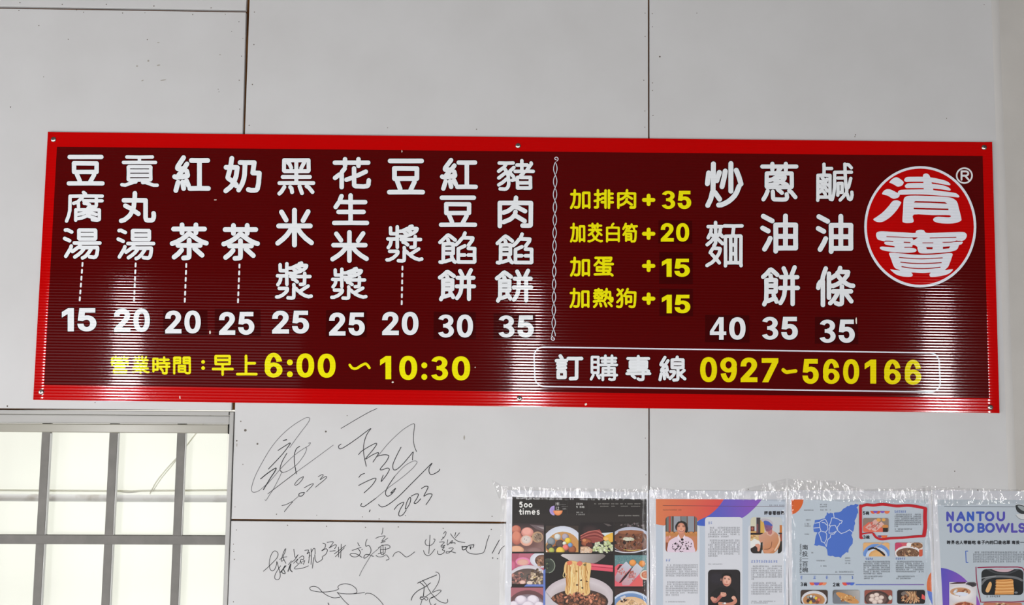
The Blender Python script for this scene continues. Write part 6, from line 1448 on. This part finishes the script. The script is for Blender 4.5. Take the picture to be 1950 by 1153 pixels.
def f3(P):
    P.rect(930, 620, 1180, 760, (206, 96, 104)); P.blob(960, 660, 40, 30, (196, 70, 104)); P.blob(1120, 660, 66, 40, (226, 214, 206)); P.blob(1120, 658, 52, 28, (146, 104, 76)); P.blob(1048, 720, 110, 62, (228, 222, 220), n=24); P.blob(1046, 722, 96, 46, (120, 88, 68), n=22); P.rect(1140, 690, 1175, 750, (206, 92, 66))
    bits(P, 1046, 718, 80, 32, 40, [(186, 140, 106), (90, 66, 54), (222, 190, 150), (130, 92, 70)], 7, 14, 43); bits(P, 1118, 656, 40, 18, 16, [(186, 140, 100), (104, 76, 58)], 7, 12, 44); P.blob(1055, 650, 20, 20, (236, 232, 230))
photo(940, 632, 1170, 747, 14, 'photo of two brown stews', f3)
def f4(P):
    P.rect(140, 1020, 390, 1150, (70, 56, 48)); P.blob(264, 1105, 106, 72, (222, 222, 224), (206, 206, 210), n=26); P.blob(262, 1112, 92, 56, (178, 120, 76), (196, 146, 98), n=24)
    for x, y, r, c in ((215, 1085, 13, (160, 160, 150)), (240, 1095, 18, (84, 76, 80)), (238, 1080, 12, (222, 224, 220)), (265, 1085, 13, (196, 190, 190)), (280, 1095, 13, (238, 200, 70)), (305, 1108, 14, (222, 120, 100)), (262, 1118, 16, (96, 80, 90)), (215, 1118, 15, (60, 52, 50)), (235, 1132, 15, (226, 190, 80)), (290, 1130, 14, (140, 80, 60))): P.blob(x, y, r, r, c, tuple(int(v * .75) for v in c), n=10)
photo(152, 1028, 378, 1143, 16, 'small photo of coloured balls in a bowl', f4)
def f5(P):
    P.poly([(410, 1020), (650, 1020), (650, 1150), (410, 1150)], P.grad((420, 1140), (52, 50, 50), (640, 1030), (186, 182, 178))); P.poly(smooth([(425, 1080), (445, 1050), (520, 1110), (560, 1150), (430, 1150)], 3, True), (120, 124, 130))
    P.poly(smooth([(448, 1058), (470, 1045), (540, 1065), (625, 1110), (630, 1140), (560, 1135), (490, 1100)], 4, True), (206, 148, 88)); bits(P, 545, 1098, 70, 26, 24, [(232, 186, 124), (176, 112, 60), (218, 166, 104)], 8, 15, 46)
photo(420, 1028, 645, 1143, 16, 'small photo of a golden pancake', f5)
def f6(P):
    P.rect(680, 1020, 920, 1150, (150, 84, 72)); P.blob(790, 1100, 104, 66, (62, 48, 46), (78, 60, 56), n=24); P.blob(784, 1102, 88, 54, (106, 82, 76), n=22)
    for x, y in ((750, 1078), (785, 1068), (745, 1108), (790, 1100), (825, 1090), (770, 1128), (815, 1122)): P.blob(x, y, 24, 18, (232, 214, 204), (196, 170, 160), n=12, off=(0, -.2))
    P.blob(900, 1092, 16, 20, (206, 212, 206))
photo(685, 1028, 917, 1143, 16, 'small photo of dumplings in a pan', f6)
def f7(P):
    P.rect(950, 1020, 1200, 1150, (44, 36, 34)); P.poly([(1165, 1060), (1192, 1080), (1192, 1110), (1160, 1100)], (226, 92, 90)); P.blob(1030, 1060, 40, 22, (120, 110, 104)); bits(P, 1070, 1100, 80, 34, 40, [(206, 160, 120), (176, 120, 84), (226, 190, 150), (120, 76, 56)], 8, 16, 48)
    for k in range(7): P.stroke(smooth([(1030 + k * 14, 1040), (1060 + k * 9, 1080), (1020 + k * 20, 1130)], 4), 6, (226, 186, 140) if k % 2 else (196, 144, 100))
photo(958, 1028, 1190, 1143, 16, 'small photo of brown noodles', f7)
P = pg.layer(); RM = (190, 28, 40)
P.stroke(smooth([(655, 332), (700, 316), (760, 320), (840, 312), (950, 326), (1060, 322), (1180, 342)], 5), 23, RM); P.stroke(smooth([(1193, 350), (1190, 420), (1192, 500), (1182, 572)], 4), 31, RM); P.stroke(smooth([(1180, 578), (1100, 582), (1000, 592), (900, 596), (830, 604), (785, 590), (760, 560)], 5), 19, RM)
P.stroke(smooth([(752, 550), (710, 552), (668, 560)], 4), 11, RM); P.stroke([(652, 325), (652, 460), (654, 588)], 24, RM); P.blob(660, 594, 16, 9, RM)
pg.put(P, 'marker_box', 'thick red marker outline')

# ---- page 4: title page at the right
pg = Page('pale newspaper page with big blue capitals, cut by the right edge', [(1775, 934), (2040, 937), (2052, 1330), (1786, 1330)], (1780, 930, 5.17))
P = pg.layer()
P.poly([(25, 114), (1330, 120), (1380, 1400), (92, 1400)], (184, 194, 202))
P.clip = [(25, 114), (1330, 120), (1380, 1400), (92, 1400)]
P.poly(smooth([(56, 786), (130, 800), (225, 842), (310, 910), (385, 1010), (430, 1100), (462, 1220), (470, 1400)], 5) + [(92, 1400), (58, 800)], P.grad((60, 900), (88, 82, 184), (440, 1000), (150, 84, 182)))
P.clip = None
P.stroke([(95, 183), (1290, 187)], 4, (66, 70, 84))
pg.put(P, 'page_ground', 'purple arc on pale paper')
P = pg.layer()
tc = lambda x: tuple(int(a + (b - a) * min(1, abs(x - 350) / 300)) for a, b in zip((54, 92, 184), (88, 78, 172)))
for ch, a, b in (('N', 125, 178), ('A', 224, 292), ('N', 327, 377), ('T', 416, 480), ('O', 505, 576), ('U', 622, 681)): P.latin(ch, a, 242, b, 317, 23, tc(a))
for ch, a, b in (('1', 130, 158), ('0', 197, 270), ('0', 302, 378), ('B', 432, 482), ('O', 507, 580), ('W', 608, 728), ('L', 762, 806), ('S', 832, 882)): P.latin(ch, a, 355, b, 430, 23, tc(a))
pg.put(P, 'masthead', 'big blue capitals')
P = pg.layer()
for i, ch in enumerate('跨界名人帶路吃'): P.glyph(ch, 119 + i * 41, 517, 156 + i * 41, 555, 6.2, (46, 48, 54))
pg.put(P, 'headline', 'dark headline of Chinese characters'); pg.lev -= 1; P = pg.layer()
for i, ch in enumerate('巷子內的口袋名單'): P.glyph(ch, 417 + i * 41, 517, 454 + i * 41, 555, 6.2, (46, 48, 54))
pg.put(P, 'headline', 'dark headline of Chinese characters'); pg.lev -= 1; P = pg.layer()
for i, ch in enumerate('南投'): P.glyph(ch, 758 + i * 41, 517, 795 + i * 41, 555, 6.2, (46, 48, 54))
P.stroke([(842, 536), (877, 536)], 6.2, (46, 48, 54))
for i, ch in enumerate('百碗'): P.glyph(ch, 884 + i * 41, 517, 921 + i * 41, 555, 6.2, (46, 48, 54))
pg.put(P, 'headline', 'dark headline of Chinese characters')
P = pg.layer(); P.stroke([(326, 622), (304, 622), (310, 733), (328, 733)], 8, (66, 102, 190)); pg.put(P, 'blue_bracket')
P = pg.layer(); P.marks(376, 633, 1240, 5, 22.9, 16, (100, 104, 112), 3, .45, dens=.94); P.marks(474, 1068, 640, 1, 9, 17, (76, 78, 86), 4)
pg.put(P, 'text_columns', 'five lines of tiny dark print', 'stuff')
P = pg.layer(); clipr(P, 143, 928, 410, 1400)
P.rect(140, 920, 420, 1400, (214, 208, 210)); P.poly(smooth([(145, 945), (200, 930), (290, 925), (300, 940), (200, 945)], 3, True), (70, 44, 44)); P.blob(360, 950, 56, 26, (60, 56, 60), (92, 90, 94)); P.blob(262, 1040, 146, 96, (234, 230, 230), (212, 208, 212), n=28); P.blob(252, 1022, 102, 42, (190, 130, 92), (206, 160, 124), n=24); bits(P, 250, 1024, 70, 24, 14, [(232, 210, 180), (226, 228, 236), (160, 96, 62)], 14, 24, 51); P.blob(265, 1045, 60, 20, (222, 226, 238), jag=.15)
P.blob(290, 1165, 120, 50, (220, 196, 182), n=22); P.blob(290, 1165, 100, 40, (150, 80, 58), n=20); bits(P, 290, 1160, 80, 28, 26, [(190, 96, 66), (96, 56, 44), (222, 150, 110)], 9, 18, 52)
pg.put(P, 'food_photo', 'photo of a white soup bowl')
P = pg.layer(); clipr(P, 460, 800, 873, 1055, 44)
P.rect(450, 790, 880, 1060, (40, 42, 44)); P.poly(smooth([(540, 790), (620, 822), (720, 826), (800, 790)], 4) , (206, 176, 184)); P.stroke(smooth([(520, 800), (600, 836), (720, 842), (830, 800)], 4), 14, (70, 72, 76)); P.blob(680, 990, 230, 116, (28, 30, 32), (36, 38, 40), n=28); P.stroke(smooth([(458, 950), (500, 900), (580, 875), (680, 872), (800, 885), (860, 910)], 5), 22, (112, 114, 116)); P.stroke(smooth([(458, 890), (520, 878), (600, 868)], 4), 9, (150, 152, 154))
P.poly([(606, 903), (752, 896), (770, 905), (774, 950), (782, 1000), (778, 1048), (590, 1050), (600, 1000), (604, 950)], (222, 160, 92))
for k in range(9): P.stroke(smooth([(600 - k, 912 + k * 16), (680, 918 + k * 15), (775, 908 + k * 16)], 3), 5, (240, 192, 128) if k % 2 else (190, 120, 60))
P.poly(smooth([(500, 1015), (515, 970), (538, 928), (556, 930), (560, 960), (540, 1015), (520, 1030)], 4, True), (226, 176, 116)); P.blob(800, 1030, 18, 10, (120, 124, 128))
pg.put(P, 'food_photo', 'photo of golden dough sticks in a black pan')
P = pg.layer(); clipr(P, 478, 1130, 860, 1400, 20)
P.rect(470, 1120, 870, 1400, (190, 120, 96)); bits(P, 640, 1220, 160, 90, 60, [(206, 150, 110), (96, 66, 52), (222, 190, 150), (150, 92, 66)], 14, 30, 54)
pg.put(P, 'food_photo', 'photo of a brown dish at the foot')
P = pg.layer(); MR = (150, 34, 74)
P.stroke(smooth([(406, 780), (410, 880), (424, 980), (440, 1060), (454, 1126)], 4), 9, MR); P.stroke(smooth([(424, 785), (560, 780), (700, 780), (860, 786), (886, 856)], 3), 10, MR); P.stroke(smooth([(462, 1126), (600, 1122), (760, 1124), (892, 1116)], 4), 9, MR); P.stroke([(888, 850), (900, 1000), (894, 1118)], 9, MR)
pg.put(P, 'marker_box', 'thin maroon marker outline')
P = pg.layer()
P.poly(smooth([(796, 172), (812, 160), (860, 166), (930, 190), (990, 220), (985, 250), (900, 262), (840, 250), (806, 222)], 4, True), (50, 54, 56)); P.stroke(smooth([(798, 166), (830, 160), (900, 178), (980, 215)], 4), 8, (206, 210, 212)); P.poly(smooth([(815, 176), (860, 178), (930, 210), (900, 232), (850, 215)], 4, True), (150, 158, 160))
P.poly(smooth([(798, 268), (840, 256), (930, 262), (990, 270), (960, 306), (880, 312), (830, 300)], 4, True), (208, 212, 214)); P.stroke(smooth([(798, 268), (830, 300), (880, 312), (960, 306)], 4), 4, (90, 96, 100))
pg.put(P, 'bowl_drawing', 'drawing of stacked bowls')

# ---- clear adhesive tape along the top of the pages
def tape(name, pts_top, pts_bot, seed, label, mat=M_tape, amp=.0012, Y=-0.0030):
    rnd = random.Random(seed)
    N, M = 80, 6
    V, F = [], []
    ph = [(rnd.uniform(.2, 1.4), rnd.uniform(0, 6.3)) for _ in range(5)]
    for j in range(M + 1):
        for i in range(N + 1):
            u = i / N * (len(pts_top) - 1); k = min(int(u), len(pts_top) - 2); a = lerp(pts_top[k], pts_top[k + 1], u - k)
            u = i / N * (len(pts_bot) - 1); k = min(int(u), len(pts_bot) - 2); b = lerp(pts_bot[k], pts_bot[k + 1], u - k)
            p = lerp(a, b, j / M)
            w = W(p[0], p[1], Y)
            d = sum(math.sin(i * f + q + j * .5 * f) for f, q in ph) / 5 * amp * math.sin(math.pi * j / M)
            V.append((w.x, Y - abs(d), w.z))
    for j in range(M):
        for i in range(N):
            a = j * (N + 1) + i
            F.append((a, a + N + 1, a + N + 2, a + 1))
    o = mesh(name, V, F, mat, smooth=True, at=W(sum(p[0] for p in pts_bot) / len(pts_bot), pts_bot[0][1], -0.001))
    tag(o, label, 'tape', 'strips of clear tape over the newspaper pages')
    return o
tape('clear_tape', [(936, 914), (960, 927), (1040, 929), (1120, 931), (1235, 932)], [(950, 950), (1010, 952), (1100, 953), (1235, 953)], 1, 'wrinkled clear tape along the top of the black food page')
tape('clear_tape', [(1238, 928), (1300, 934), (1400, 936), (1497, 912)], [(1238, 950), (1300, 951), (1400, 952), (1500, 956)], 2, 'clear tape along the top of the portrait page')
tape('clear_tape', [(1500, 912), (1530, 916), (1590, 916), (1640, 932), (1762, 930)], [(1500, 950), (1600, 956), (1700, 958), (1765, 958)], 3, 'clear tape along the top of the map page')
tape('clear_tape', [(1756, 926), (1800, 929), (1870, 931), (1960, 933), (2044, 934)], [(1760, 962), (1820, 964), (1900, 960), (2044, 958)], 4, 'crinkled clear tape along the top of the rightmost page')
for x, lb in ((1233.5, 'upright clear tape between the black food page and the portrait page'), (1501, 'upright clear tape between the portrait page and the map page'), (1772, 'upright clear tape left of the rightmost page')):
    tape('clear_tape', [(x - 11, 926), (x + 11, 926)], [(x - 8, 1330), (x + 20, 1330)], int(x), lb, M_filmstrip, .0004, -0.0036)
tape('clear_tape', [(954, 936), (974, 936)], [(948, 1330), (970, 1330)], 9, 'upright clear tape down the left edge of the black food page', M_filmstrip, .0004, -0.0036)
